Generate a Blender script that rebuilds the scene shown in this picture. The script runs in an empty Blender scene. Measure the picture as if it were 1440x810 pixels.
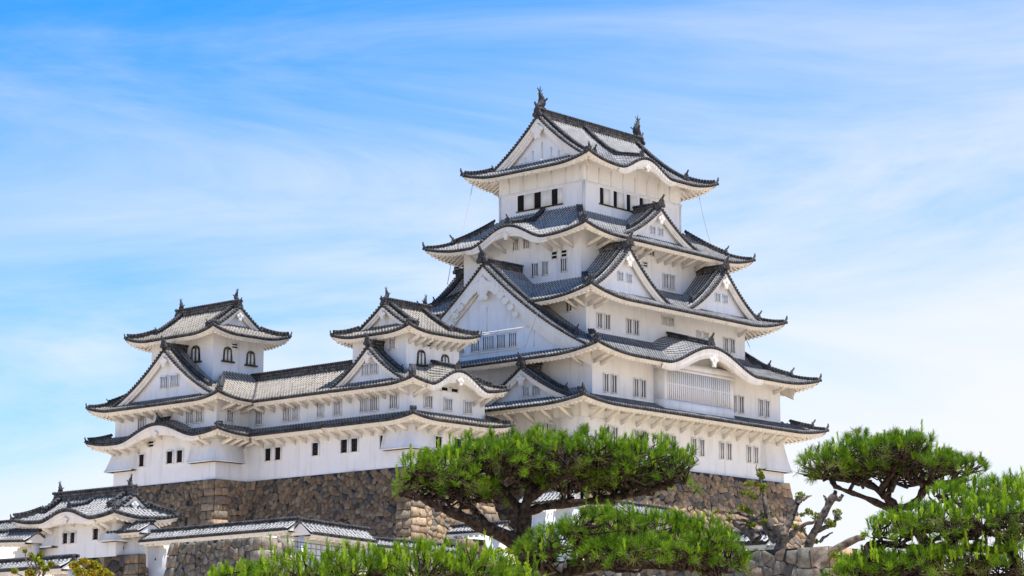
import bpy, math, random
import numpy as np
from mathutils import Vector, Matrix
random.seed(7); rng = np.random.default_rng(7)
PI = math.pi
scene = bpy.context.scene
COL = scene.collection

# ---------------------------------------------------------------- camera, sky, sun, exposure
F_PX = 3276.0
PITCH = math.atan(595/3276)
FH = np.array([.7455, .6665, 0.0]); FH /= np.linalg.norm(FH)
RT = np.array([FH[1], -FH[0], 0.0])
FW = FH*math.cos(PITCH) + np.array([0, 0, math.sin(PITCH)])
UP = np.cross(RT, FW)
CAM = np.array([0, 0, 1.6])
cd = bpy.data.cameras.new('camera'); cam = bpy.data.objects.new('camera', cd); COL.objects.link(cam)
cd.sensor_width = 36; cd.lens = 36*F_PX/1440; cd.clip_start = .1; cd.clip_end = 6000
M = Matrix(((RT[0], UP[0], -FW[0], CAM[0]), (RT[1], UP[1], -FW[1], CAM[1]), (RT[2], UP[2], -FW[2], CAM[2]), (0, 0, 0, 1)))
cam.matrix_world = M
scene.camera = cam

SUN_EL = math.radians(75)
sv = np.array([.50*math.cos(SUN_EL), -.866*math.cos(SUN_EL), math.sin(SUN_EL)])
world = bpy.data.worlds.new('World'); scene.world = world; world.use_nodes = True
wn = world.node_tree.nodes; wl = world.node_tree.links; wn.clear()
def N(nodes, t, **kw):
    n = nodes.new(t)
    for k, v in kw.items(): setattr(n, k, v)
    return n
sky = N(wn, 'ShaderNodeTexSky', sky_type='NISHITA', sun_disc=False, sun_elevation=SUN_EL,
        sun_rotation=math.atan2(sv[0], sv[1]), altitude=50, air_density=1.0, dust_density=.35, ozone_density=2.2)
tc = N(wn, 'ShaderNodeTexCoord')
mp = N(wn, 'ShaderNodeMapping'); mp.inputs['Rotation'].default_value = (0, 0, math.radians(-42)); mp.inputs['Scale'].default_value = (1.5, 1.5, 6.0)
wl.new(tc.outputs['Generated'], mp.inputs['Vector'])
n1 = N(wn, 'ShaderNodeTexNoise'); n1.inputs['Scale'].default_value = 2.3; n1.inputs['Detail'].default_value = 12; n1.inputs['Roughness'].default_value = .62; n1.inputs['Distortion'].default_value = .6
wl.new(mp.outputs[0], n1.inputs['Vector'])
# more veil low down and towards the east
sp = N(wn, 'ShaderNodeSeparateXYZ'); wl.new(tc.outputs['Generated'], sp.inputs[0])
lowv = N(wn, 'ShaderNodeMapRange'); lowv.inputs[1].default_value = .36; lowv.inputs[2].default_value = .06; lowv.inputs[3].default_value = -.10; lowv.inputs[4].default_value = .56
wl.new(sp.outputs[2], lowv.inputs[0])
dt = N(wn, 'ShaderNodeVectorMath', operation='DOT_PRODUCT'); dt.inputs[1].default_value = tuple(RT)
wl.new(tc.outputs['Generated'], dt.inputs[0])
est = N(wn, 'ShaderNodeMapRange'); est.inputs[1].default_value = -.22; est.inputs[2].default_value = .22; est.inputs[3].default_value = -.14; est.inputs[4].default_value = .15
wl.new(dt.outputs['Value'], est.inputs[0])
a1 = N(wn, 'ShaderNodeMath', operation='ADD'); n1s = N(wn, 'ShaderNodeMath', operation='MULTIPLY_ADD'); n1s.inputs[1].default_value = .90; n1s.inputs[2].default_value = .07; wl.new(n1.outputs[0], n1s.inputs[0]); wl.new(n1s.outputs[0], a1.inputs[0]); wl.new(lowv.outputs[0], a1.inputs[1])
a2 = N(wn, 'ShaderNodeMath', operation='ADD'); wl.new(a1.outputs[0], a2.inputs[0]); wl.new(est.outputs[0], a2.inputs[1])
cr = N(wn, 'ShaderNodeValToRGB'); cr.color_ramp.interpolation = 'LINEAR'
cr.color_ramp.elements[0].position = .0; cr.color_ramp.elements[0].color = (0, 0, 0, 1)
cr.color_ramp.elements[1].position = 1.0; cr.color_ramp.elements[1].color = (.95, .95, .95, 1)
sq = N(wn, 'ShaderNodeMapRange', interpolation_type='SMOOTHSTEP'); sq.inputs[1].default_value = .36; sq.inputs[2].default_value = 1.18; wl.new(a2.outputs[0], sq.inputs[0]); wl.new(sq.outputs[0], cr.inputs[0])
# a few small bright puffs
mp2 = N(wn, 'ShaderNodeMapping'); mp2.inputs['Scale'].default_value = (22, 22, 50); mp2.inputs['Location'].default_value = (5.3, 2.4, .2)
wl.new(tc.outputs['Generated'], mp2.inputs['Vector'])
n2 = N(wn, 'ShaderNodeTexNoise'); n2.inputs['Scale'].default_value = 2.2; n2.inputs['Detail'].default_value = 5
wl.new(mp2.outputs[0], n2.inputs['Vector'])
pf = N(wn, 'ShaderNodeMapRange'); pf.inputs[1].default_value = .70; pf.inputs[2].default_value = .82; pf.inputs[3].default_value = 0; pf.inputs[4].default_value = .45
wl.new(n2.outputs[0], pf.inputs[0])
mx_ = N(wn, 'ShaderNodeMath', operation='MAXIMUM'); wl.new(cr.outputs[0], mx_.inputs[0]); wl.new(pf.outputs[0], mx_.inputs[1])
mixc = N(wn, 'ShaderNodeMixRGB'); mixc.inputs[2].default_value = (5.3, 5.3, 5.45, 1)
wl.new(mx_.outputs[0], mixc.inputs[0]); 
skg = N(wn, 'ShaderNodeMixRGB', blend_type='MULTIPLY'); skg.inputs[0].default_value = 1; skg.inputs[2].default_value = (.16, .73, 1.17, 1)
wl.new(sky.outputs[0], skg.inputs[1]); wl.new(skg.outputs[0], mixc.inputs[1])
bg = N(wn, 'ShaderNodeBackground'); bg.inputs['Strength'].default_value = .100
wo = N(wn, 'ShaderNodeOutputWorld'); wl.new(mixc.outputs[0], bg.inputs[0]); wl.new(bg.outputs[0], wo.inputs[0])

sd = bpy.data.lights.new('sun', 'SUN'); sd.energy = 4.6; sd.angle = math.radians(.55); sd.color = (1, .955, .88)
so = bpy.data.objects.new('sun', sd); COL.objects.link(so); so.location = (60, -60, 120)
so.rotation_euler = Vector(sv).to_track_quat('Z', 'Y').to_euler()
vs = scene.view_settings; vs.view_transform = 'Standard'; vs.look = 'None'; vs.gamma = 1; vs.use_curve_mapping = False; vs.exposure = .90

def ray(px, py): return FW + RT*((px-720)/F_PX) + UP*((405-py)/F_PX)
def at_depth(px, py, D):
    d = ray(px, py); return CAM + d*(D/(d @ FH))
def at_x(px, py, X):
    d = ray(px, py); return CAM + d*((X-CAM[0])/d[0])
def at_y(px, py, Y):
    d = ray(px, py); return CAM + d*((Y-CAM[1])/d[1])

# ---------------------------------------------------------------- mesh helpers
class MB:
    def __init__(s): s.v = []; s.f = []; s.uv = []; s.c = []; s.n = 0
    def add(s, V, Fc, uv=None, m=0, col=None):
        V = np.asarray(V, float).reshape(-1, 3); Fc = np.asarray(Fc, int)
        s.v.append(V); s.f.append((Fc+s.n, m)); s.uv.append(np.zeros((len(V), 2)) if uv is None else np.asarray(uv, float).reshape(-1, 2))
        s.c.append(np.ones((len(V), 3)) if col is None else np.broadcast_to(np.asarray(col, float), (len(V), 3)))
        s.n += len(V)
    def grid(s, X, Y, Z, U=None, V_=None, m=0, mask=None):
        nr, nc = X.shape
        i = np.arange(nr*nc).reshape(nr, nc)
        q = np.stack([i[:-1, :-1], i[:-1, 1:], i[1:, 1:], i[1:, :-1]], -1).reshape(-1, 4)
        if mask is not None: q = q[mask.reshape(-1)]
        uv = None if U is None else np.stack([U.ravel(), V_.ravel()], -1)
        s.add(np.stack([X.ravel(), Y.ravel(), Z.ravel()], -1), q, uv, m)
    def hexa(s, P, m=0, col=None):
        """P: (...,8,3): bottom loop 0-3, top loop 4-7"""
        P = np.asarray(P, float).reshape(-1, 8, 3); k = len(P)
        f = np.array([[0, 3, 2, 1], [4, 5, 6, 7], [0, 1, 5, 4], [1, 2, 6, 5], [2, 3, 7, 6], [3, 0, 4, 7]])
        Fc = (f[None]+8*np.arange(k)[:, None, None]).reshape(-1, 4)
        s.add(P.reshape(-1, 3), Fc, None, m, col)
    def box(s, c, sz, ax=None, m=0):
        c = np.asarray(c, float); h = np.asarray(sz, float)/2
        A = np.eye(3) if ax is None else np.asarray(ax, float)
        o = np.array([[-1, -1, -1], [1, -1, -1], [1, 1, -1], [-1, 1, -1], [-1, -1, 1], [1, -1, 1], [1, 1, 1], [-1, 1, 1]])*h
        s.hexa(c+o @ A, m)
    def tube(s, pts, r, n=8, m=0, caps=True, col=None):
        pts = np.asarray(pts, float); K = len(pts); r = np.broadcast_to(np.asarray(r, float), (K,))
        t = np.gradient(pts, axis=0); t /= np.linalg.norm(t, axis=1)[:, None]+1e-9
        ref = np.array([0, 0, 1.]) if abs(t[:, 2]).mean() < .85 else np.array([1., 0, 0])
        a = np.cross(t, ref); a /= np.linalg.norm(a, axis=1)[:, None]+1e-9; b = np.cross(t, a)
        th = np.linspace(0, 2*PI, n, endpoint=False)
        V = pts[:, None]+r[:, None, None]*(np.cos(th)[None, :, None]*a[:, None]+np.sin(th)[None, :, None]*b[:, None])
        i = np.arange(K*n).reshape(K, n); j = np.roll(i, -1, 1)
        q = np.stack([i[:-1], j[:-1], j[1:], i[1:]], -1).reshape(-1, 4)
        L = np.r_[0, np.cumsum(np.linalg.norm(np.diff(pts, axis=0), axis=1))]
        uv = np.stack([np.broadcast_to(th/(2*PI), (K, n)), np.broadcast_to(L[:, None], (K, n))], -1)
        s.add(V.reshape(-1, 3), q, uv.reshape(-1, 2), m, col)
        if caps and n == 4 or caps and n % 2 == 0:
            for e in (0, K-1):
                ring = i[e]-0
                fan = np.array([[ring[0], ring[k], ring[k+1], ring[k+2] if k+2 < n else ring[k+1]] for k in range(1, n-1, 2)])
                s.f.append((np.array([[x for x in q_] for q_ in fan])+s.n-K*n, m))
    def discs(s, C, D, r, ln, m=0, n=8):
        """short cylinders at C (k,3) along D (k,3)"""
        C = np.asarray(C, float); D = np.broadcast_to(np.asarray(D, float), C.shape); k = len(C)
        if k == 0: return
        D = D/np.linalg.norm(D, axis=1)[:, None]
        a = np.cross(D, [0, 0, 1.0]); a /= np.linalg.norm(a, axis=1)[:, None]+1e-9; b = np.cross(a, D)
        th = np.linspace(0, 2*PI, n, endpoint=False)+PI/n
        ring = r*(np.cos(th)[None, :, None]*a[:, None]+np.sin(th)[None, :, None]*b[:, None])
        V = np.concatenate([C[:, None]-D[:, None]*ln*.5+ring, C[:, None]+D[:, None]*ln*.5+ring], 1)
        f = [[i, (i+1) % n, n+(i+1) % n, n+i] for i in range(n)]
        f += [[n, n+i, n+i+1, n+i+2] for i in range(1, n-2, 2)]
        Fc = (np.array(f)[None]+2*n*np.arange(k)[:, None, None]).reshape(-1, 4)
        s.add(V.reshape(-1, 3), Fc, None, m)
    def build(s, name, mats, parent=None, smooth=False, tint=False, origin=None):
        V = np.concatenate(s.v); me = bpy.data.meshes.new(name)
        O = Matrix.Identity(4)
        loops = []; tot = []; mi = []
        for f, m in s.f:
            if f.size == 0: continue
            loops.append(f.ravel()); tot.append(np.full(len(f), f.shape[1])); mi.append(np.full(len(f), m))
        lp = np.concatenate(loops); tt = np.concatenate(tot); mi = np.concatenate(mi)
        me.vertices.add(len(V)); me.vertices.foreach_set('co', V.ravel())
        me.loops.add(len(lp)); me.loops.foreach_set('vertex_index', lp)
        me.polygons.add(len(tt)); me.polygons.foreach_set('loop_start', np.r_[0, np.cumsum(tt)[:-1]]); me.polygons.foreach_set('loop_total', tt)
        me.polygons.foreach_set('material_index', mi)
        if smooth: me.polygons.foreach_set('use_smooth', np.ones(len(tt), bool))
        UV = np.concatenate(s.uv)
        if np.abs(UV).max() > 0:
            ul = me.uv_layers.new(name='UVMap'); ul.data.foreach_set('uv', UV[lp].ravel())
        if tint:
            at = me.attributes.new('tint', 'FLOAT_COLOR', 'POINT'); C4 = np.c_[np.concatenate(s.c), np.ones(len(V))]; at.data.foreach_set('color', C4.ravel())
        me.update(calc_edges=True); me.validate()
        o = bpy.data.objects.new(name, me); COL.objects.link(o)
        for m in (mats if isinstance(mats, (list, tuple)) else [mats]): me.materials.append(m)
        if parent is not None: put_under(o, parent)
        if origin is not None:
            me.transform(Matrix.Translation(-Vector(origin))); o.location = origin
        return o
def put_under(o, parent):
    """meshes are written in world coordinates; only an Empty parent needs undoing"""
    o.parent = parent
    if parent.type == 'EMPTY': o.matrix_parent_inverse = Matrix.Translation(-parent.location)
def thing(name, loc, label, cat, group=None):
    o = bpy.data.objects.new(name, None); COL.objects.link(o); o.location = loc
    o.empty_display_size = .5
    o['label'] = label; o['category'] = cat
    if group: o['group'] = group
    return o
def tag(o, label, cat, group=None):
    o['label'] = label; o['category'] = cat
    if group: o['group'] = group
    return o
def place(src, name, parent, loc, rotz=0, scale=1.0, mirror=False):
    """another object using a unit mesh"""
    o = bpy.data.objects.new(name, src); COL.objects.link(o)
    put_under(o, parent); o.location = Vector(loc); o.rotation_euler = (0, 0, rotz)
    o.scale = (scale, scale, scale) if not mirror else (-scale, scale, scale)
    return o

# ---------------------------------------------------------------- materials
def mat(name, rough=.8, spec=.3):
    m = bpy.data.materials.new(name); m.use_nodes = True
    b = m.node_tree.nodes['Principled BSDF']; b.inputs['Roughness'].default_value = rough
    b.inputs['Specular IOR Level'].default_value = spec
    return m, m.node_tree.nodes, m.node_tree.links, b
def noise_mix(nodes, links, c1, c2, scale, det=5, lo=.35, hi=.65, coord='Object', vec=None):
    t = N(nodes, 'ShaderNodeTexCoord'); n = N(nodes, 'ShaderNodeTexNoise'); n.inputs['Scale'].default_value = scale; n.inputs['Detail'].default_value = det
    if vec is None: links.new(t.outputs[coord], n.inputs['Vector'])
    else: links.new(vec, n.inputs['Vector'])
    r = N(nodes, 'ShaderNodeMapRange'); r.inputs[1].default_value = lo; r.inputs[2].default_value = hi; links.new(n.outputs[0], r.inputs[0])
    mx = N(nodes, 'ShaderNodeMixRGB'); links.new(r.outputs[0], mx.inputs[0])
    for i, c in ((1, c1), (2, c2)):
        if isinstance(c, tuple): mx.inputs[i].default_value = (*c, 1)
        else: links.new(c, mx.inputs[i])
    return mx.outputs[0], n.outputs[0]
def bump(nodes, links, b, h, strength=.4, dist=.02):
    bn = N(nodes, 'ShaderNodeBump'); bn.inputs['Strength'].default_value = strength; bn.inputs['Distance'].default_value = dist
    links.new(h, bn.inputs['Height']); links.new(bn.outputs[0], b.inputs['Normal'])

def plaster(name, c1, c2, streak):
    m, n, l, b = mat(name, .85, .2)
    base, h = noise_mix(n, l, c1, c2, .9, 6)
    t = N(n, 'ShaderNodeTexCoord'); mp = N(n, 'ShaderNodeMapping'); mp.inputs['Scale'].default_value = (1.6, 1.6, .22); l.new(t.outputs['Object'], mp.inputs[0])
    col, _ = noise_mix(n, l, streak, base, 1.2, 7, .30, .48, vec=mp.outputs[0])
    l.new(col, b.inputs['Base Color']); bump(n, l, b, h, .15, .01)
    return m
M_PL = plaster('white_plaster', (.82, .845, .885), (.775, .80, .84), (.70, .715, .74))
M_PLW = plaster('weathered_plaster', (.82, .825, .82), (.76, .765, .76), (.66, .64, .61))
M_TRIM = plaster('plaster_trim', (.84, .82, .78), (.80, .78, .74), (.72, .69, .64))
M_SHUT = plaster('shutter_plaster', (.83, .83, .81), (.79, .79, .77), (.72, .72, .70))

def tile_mat(name, t1, t2, mortar, mw, per=.30):
    m, n, l, b = mat(name, .95, .04)
    uv = N(n, 'ShaderNodeUVMap'); s = N(n, 'ShaderNodeSeparateXYZ'); l.new(uv.outputs[0], s.inputs[0])
    def math(op, a, b_=None, c=None):
        x = N(n, 'ShaderNodeMath', operation=op)
        for i, v in enumerate((a, b_, c)):
            if v is None: continue
            if isinstance(v, (int, float)): x.inputs[i].default_value = v
            else: l.new(v, x.inputs[i])
        return x.outputs[0]
    fu = math('FRACT', math('ADD', s.outputs[0], .5)); cu = math('ABSOLUTE', math('SUBTRACT', fu, .5))     # 0 on top of the round tile
    fv = math('FRACT', math('DIVIDE', s.outputs[1], per))
    joint = math('LESS_THAN', fv, mw)
    onround = math('LESS_THAN', cu, .31)
    mask1 = math('MULTIPLY', joint, onround)
    side = math('LESS_THAN', math('ABSOLUTE', math('SUBTRACT', cu, .27)), .045)
    mask = math('MAXIMUM', mask1, side)
    # per tile tone
    cell = N(n, 'ShaderNodeCombineXYZ'); l.new(math('FLOOR', math('ADD', s.outputs[0], .5)), cell.inputs[0]); l.new(math('FLOOR', math('DIVIDE', s.outputs[1], per)), cell.inputs[1])
    wn_ = N(n, 'ShaderNodeTexWhiteNoise', noise_dimensions='2D'); l.new(cell.outputs[0], wn_.inputs['Vector'])
    mx = N(n, 'ShaderNodeMixRGB'); mx.inputs[1].default_value = (*t1, 1); mx.inputs[2].default_value = (*t2, 1); l.new(wn_.outputs[0], mx.inputs[0])
    col, _ = noise_mix(n, l, tuple(x*.75 for x in t1), mx.outputs[0], .7, 6, .3, .55)
    pan = N(n, 'ShaderNodeMixRGB'); l.new(math('GREATER_THAN', cu, .30), pan.inputs[0]); l.new(col, pan.inputs[1]); pan.inputs[2].default_value = (*[x*.55 for x in t1], 1)
    m2 = N(n, 'ShaderNodeMixRGB'); l.new(mask, m2.inputs[0]); l.new(pan.outputs[0], m2.inputs[1])
    mc, _ = noise_mix(n, l, tuple(x*.72 for x in mortar), mortar, 2.5, 5, .35, .6); l.new(mc, m2.inputs[2])
    l.new(m2.outputs[0], b.inputs['Base Color'])
    return m
M_TILE = tile_mat('mortared_grey_tile', (.062, .064, .072), (.165, .168, .178), (.50, .49, .48), .15)
M_TILEW = tile_mat('weathered_brown_tile', (.078, .070, .062), (.20, .18, .158), (.46, .42, .37), .15)
M_TILEN = tile_mat('new_grey_tile', (.08, .082, .088), (.21, .212, .22), (.44, .43, .42), .14)
m, n, l, b = mat('dark_tile', .8, .15); c, h = noise_mix(n, l, (.030, .031, .035), (.085, .085, .09), 3.0, 6); l.new(c, b.inputs['Base Color']); M_DARK = m
m, n, l, b = mat('ridge_plaster', .9, .05); c, h = noise_mix(n, l, (.06, .06, .065), (.24, .235, .23), 2.6, 6, .35, .7); l.new(c, b.inputs['Base Color']); M_RIDGE = m
m, n, l, b = mat('opening_shade', .9, .1); b.inputs['Base Color'].default_value = (.018, .017, .016, 1); M_BLACK = m  # near-black flush panel stands in for the shade inside an opening
m, n, l, b = mat('slit_shadowed_board', .9, .1); c, h = noise_mix(n, l, (.10, .095, .09), (.20, .19, .18), 6, 4); l.new(c, b.inputs['Base Color']); M_SLIT = m  # grey holds the shade of recessed slits; the panel itself lies flush
m, n, l, b = mat('dark_lacquer', .35, .5); b.inputs['Base Color'].default_value = (.02, .018, .016, 1); M_LAQ = m
m, n, l, b = mat('gilt', .4, .5); b.inputs['Base Color'].default_value = (.38, .29, .10, 1); M_GILT = m
m, n, l, b = mat('steel_wire', .5, .4); b.inputs['Base Color'].default_value = (.42, .42, .43, 1); M_WIRE = m
m, n, l, b = mat('black_iron', .5, .4); b.inputs['Base Color'].default_value = (.03, .03, .032, 1); M_IRON = m
def stone_mat(name, gain=1.0):
    m, n, l, b = mat(name, .9, .2)
    at = N(n, 'ShaderNodeAttribute', attribute_name='tint')
    t = N(n, 'ShaderNodeTexCoord'); x = N(n, 'ShaderNodeTexNoise'); x.inputs['Scale'].default_value = 3.4; x.inputs['Detail'].default_value = 10; x.inputs['Roughness'].default_value = .75; l.new(t.outputs['Object'], x.inputs[0])
    r = N(n, 'ShaderNodeMapRange'); r.inputs[1].default_value = .3; r.inputs[2].default_value = .7; r.inputs[3].default_value = .35*gain; r.inputs[4].default_value = 1.35*gain; l.new(x.outputs[0], r.inputs[0])
    mm = N(n, 'ShaderNodeVectorMath', operation='SCALE'); l.new(at.outputs['Color'], mm.inputs[0]); l.new(r.outputs[0], mm.inputs['Scale'])
    l.new(mm.outputs[0], b.inputs['Base Color']); bump(n, l, b, x.outputs[0], .8, .08)
    return m
M_STONE = stone_mat('rough_stone')
m, n, l, b = mat('bark', .95, .1)
c, h = noise_mix(n, l, (.014, .010, .009), (.062, .045, .036), 22, 8, .35, .65); l.new(c, b.inputs['Base Color']); bump(n, l, b, h, 1.0, .02); M_BARK = m
m, n, l, b = mat('grey_bark', .95, .1)
c, h = noise_mix(n, l, (.055, .042, .033), (.19, .155, .125), 7, 8, .35, .65); l.new(c, b.inputs['Base Color']); bump(n, l, b, h, .8, .04); M_BARKG = m
def leaf_mat(name, trans=.35):
    m, n, l, b = mat(name, .6, .08)
    at = N(n, 'ShaderNodeAttribute', attribute_name='tint'); l.new(at.outputs['Color'], b.inputs['Base Color'])
    tr = N(n, 'ShaderNodeBsdfTranslucent'); l.new(at.outputs['Color'], tr.inputs['Color'])
    mx = N(n, 'ShaderNodeMixShader'); mx.inputs[0].default_value = trans
    out = n['Material Output']; l.new(b.outputs[0], mx.inputs[1]); l.new(tr.outputs[0], mx.inputs[2]); l.new(mx.outputs[0], out.inputs[0])
    return m
M_NEEDLE = leaf_mat('pine_needles', .35); M_LEAF = leaf_mat('broad_leaves', .4)
m, n, l, b = mat('ground', .95, .1)
c, h = noise_mix(n, l, (.48, .36, .245), (.56, .43, .30), .15, 8, .3, .7)
c2, h2 = noise_mix(n, l, (.10, .13, .05), c, .05, 6, .33, .43); l.new(c2, b.inputs['Base Color']); bump(n, l, b, h, .5, .1); M_GROUND = m
# ---------------------------------------------------------------- roofs
class Roof:
    def __init__(s, X0, X1, Y0, Y1, ze, m0, k, lift, w, bumps=()):
        s.X0, s.X1, s.Y0, s.Y1, s.ze, s.m0, s.k, s.lift, s.w, s.bumps = X0, X1, Y0, Y1, ze, m0, k, lift, w, list(bumps)
    def rng(s, side): return (s.Y0, s.Y1) if side in 'LR' else (s.X0, s.X1)
    def pos(s, side, a, d):
        a = np.asarray(a, float); d = np.asarray(d, float)
        if side == 'L': return s.X0+d+0*a, a+0*d
        if side == 'R': return s.X1-d+0*a, a+0*d
        if side == 'F': return a+0*d, s.Y0+d+0*a
        return a+0*d, s.Y1-d+0*a
    def P(s, d): return s.m0*d+s.k*d*d
    def z(s, side, a, d, raw=False):
        a = np.asarray(a, float); d = np.asarray(d, float)
        lo, hi = s.rng(side)
        c = np.clip(np.minimum(a-lo, hi-a), 0, None)
        z = s.ze+s.P(d)+s.lift*np.clip(1-c/s.w, 0, None)**2*np.clip(1-d/s.w, 0, None)**2
        if not raw:
            for sd_, ac, hw, H, bs in s.bumps:
                if sd_ != side: continue
                q = np.abs(a-ac)/hw
                B = H*(.5+.5*np.cos(PI*np.clip(q, 0, 1)))**.85
                zk = s.ze+B+bs*d*(B/H)
                z = np.where(q < 1, np.maximum(z, zk), z)
        return z
    def bumpq(s, side, a):
        r = np.zeros_like(np.asarray(a, float))
        for sd_, ac, hw, H, bs in s.bumps:
            if sd_ == side: r = np.maximum(r, np.clip(1.12-np.abs(a-ac)/hw, 0, 1))
        return r
def vdir(side): return {'L': np.array([-1., 0, 0]), 'R': np.array([1., 0, 0]), 'F': np.array([0, -1., 0]), 'B': np.array([0, 1., 0])}[side]
def adir(side): return np.array([0, 1., 0]) if side in 'LR' else np.array([1., 0, 0])

OFFS = np.array([-.5, -.30, -.2, 0, .2, .30]); HTS = np.array([0, 0, .75, 1, .75, 0])
TW, TH = .31, .12
def tile_grid(mb, fn, a0, a1, dlo, dhi, step=.45, w=TW, h=TH, flip=False):
    """fn(a,d)->(x,y,z); tiles run along d"""
    n = max(1, int(round((a1-a0)/w))); w = (a1-a0)/n
    A = (a0+w*(np.arange(n)[:, None]+.5+OFFS[None])).ravel(); H = np.tile(HTS, n)*h; U = (np.arange(n)[:, None]+OFFS[None]).ravel()
    A = np.r_[A, a1]; H = np.r_[H, 0]; U = np.r_[U, n-.5]
    lo = np.clip(dlo(A), 0, None); hi = dhi(A); ln = hi-lo
    nt = max(2, int(math.ceil(np.max(ln)/step))+1)
    T = np.linspace(0, 1, nt)
    D = lo[None]+np.clip(ln, 0, None)[None]*T[:, None]
    AA = np.broadcast_to(A, D.shape)
    x, y, z = fn(AA, D)
    z = z+H[None]
    ok = (ln > .02); okq = np.broadcast_to((ok[:-1] | ok[1:])[None], (nt-1, len(A)-1))
    mb.grid(x, y, z, np.broadcast_to(U, D.shape), D, 0, okq)
    return a0+w*(np.arange(n)+.5)

def eave_parts(rf, side, a0, a1, ov, parent, mats, lo_fn=None, raft=.42, thick=.30):
    """dark tile ends, plaster fascia, soffit and rafters of one side"""
    dk, tr = MB(), MB()
    n = max(1, int(round((a1-a0)/TW))); w = (a1-a0)/n
    ac = a0+w*(np.arange(n)+.5)
    x, y = rf.pos(side, ac, -.03+0*ac); z = rf.z(side, ac, 0*ac)
    dk.discs(np.stack([x, y, z+.03], -1), vdir(side), .125, .14)
    A = np.linspace(a0, a1, max(3, int((a1-a0)/.2)+1))
    zz = rf.z(side, A, 0*A); bq = rf.bumpq(side, A)
    def strip(mb, d0, z0, d1, z1):
        x0, y0 = rf.pos(side, A, d0+0*A); x1, y1 = rf.pos(side, A, d1+0*A)
        mb.grid(np.stack([x0, x1]), np.stack([y0, y1]), np.stack([z0, z1]))
    strip(dk, 0, zz+.0, 0, zz-.10); strip(dk, 0, zz-.10, .12, zz-.12)
    f1 = thick*.62+.20*bq; f2 = thick+.55*bq
    strip(tr, .05, zz-.09, .05, zz-f1); strip(tr, .05, zz-f1, .16, zz-f1-.01)
    strip(tr, .16, zz-f1-.0, .16, zz-f2); strip(tr, .16, zz-f2, .30, zz-f2-.01)
    # soffit, clipped by the hips
    lo, hi = rf.rng(side)
    def clip(A_): return np.minimum(ov, np.clip(np.minimum(A_-lo, hi-A_), 0, None))
    T = np.linspace(0, 1, 5); D = .12+(np.clip(clip(A), .12, None)-.12)[None]*T[:, None]; AA = np.broadcast_to(A, D.shape)
    zs = rf.z(side, AA, D)-thick-.02
    x, y = rf.pos(side, AA, D); tr.grid(x, y, zs)
    # rafters
    ar = np.arange(a0+raft/2, a1-raft*.3, raft); ar = ar[rf.bumpq(side, ar) < .10]
    if lo_fn is not None: ar = ar[lo_fn(ar) <= .05]
    ar = ar[clip(ar) > .3]
    if len(ar):
        hw = .10; P8 = []
        d0 = .20+0*ar; d1 = clip(ar)
        for dz in (-thick-.19, -thick+.0):
            for (aa, dd) in ((ar-hw, d0), (ar+hw, d0), (ar+hw, d1), (ar-hw, d1)):
                x, y = rf.pos(side, aa, dd); z = rf.z(side, ar, dd)+dz
                P8.append(np.stack([x, y, z], -1))
        tr.hexa(np.stack(P8, 1))
    dk.build('tile_end', mats[1], parent); tr.build('eave', mats[2], parent)

# ornaments (unit size, shared mesh)
def oni_mesh():
    b = MB()
    prof = [(-.34, 0), (-.40, .18), (-.26, .30), (-.24, .52), (-.12, .66), (0, .74), (.12, .66), (.24, .52), (.26, .30), (.40, .18), (.34, 0)]
    V = [(0.0, p[0], p[1]) for p in prof]+[(.16, p[0], p[1]) for p in prof]; n = len(prof)
    F = [[i, i+1, n+i+1, n+i] for i in range(n-1)]
    b.add(V, F)
    c = []
    for o_ in (0, n):
        for i in range(n//2): c.append([o_+i, o_+i+1, o_+n-2-i, o_+n-1-i])
    b.add(V, c)
    b.tube([(-.02, 0, .58), (.20, 0, .74), (.34, 0, .98)], [.10, .085, .075], 8)
    b.tube([(.16, -.15, .28), (.24, -.15, .28)], [.09, .05], 8); b.tube([(.16, .15, .28), (.24, .15, .28)], [.09, .05], 8)
    b.tube([(.1, 0, .1), (.26, 0, .12)], [.13, .08], 8)
    o = b.build('ridge_end_tile', M_DARK); me = o.data; bpy.data.objects.remove(o); return me
def tip_mesh():
    b = MB()
    b.box((-.1, 0, .06), (.5, .26, .2))
    b.tube([(.08, 0, .1), (.2, 0, .3), (.22, 0, .52)], [.10, .085, .05], 8)
    b.tube([(.12, 0, -.02), (.26, 0, .0)], [.12, .12], 8)
    o = b.build('corner_tile', M_DARK); me = o.data; bpy.data.objects.remove(o); return me
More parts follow.
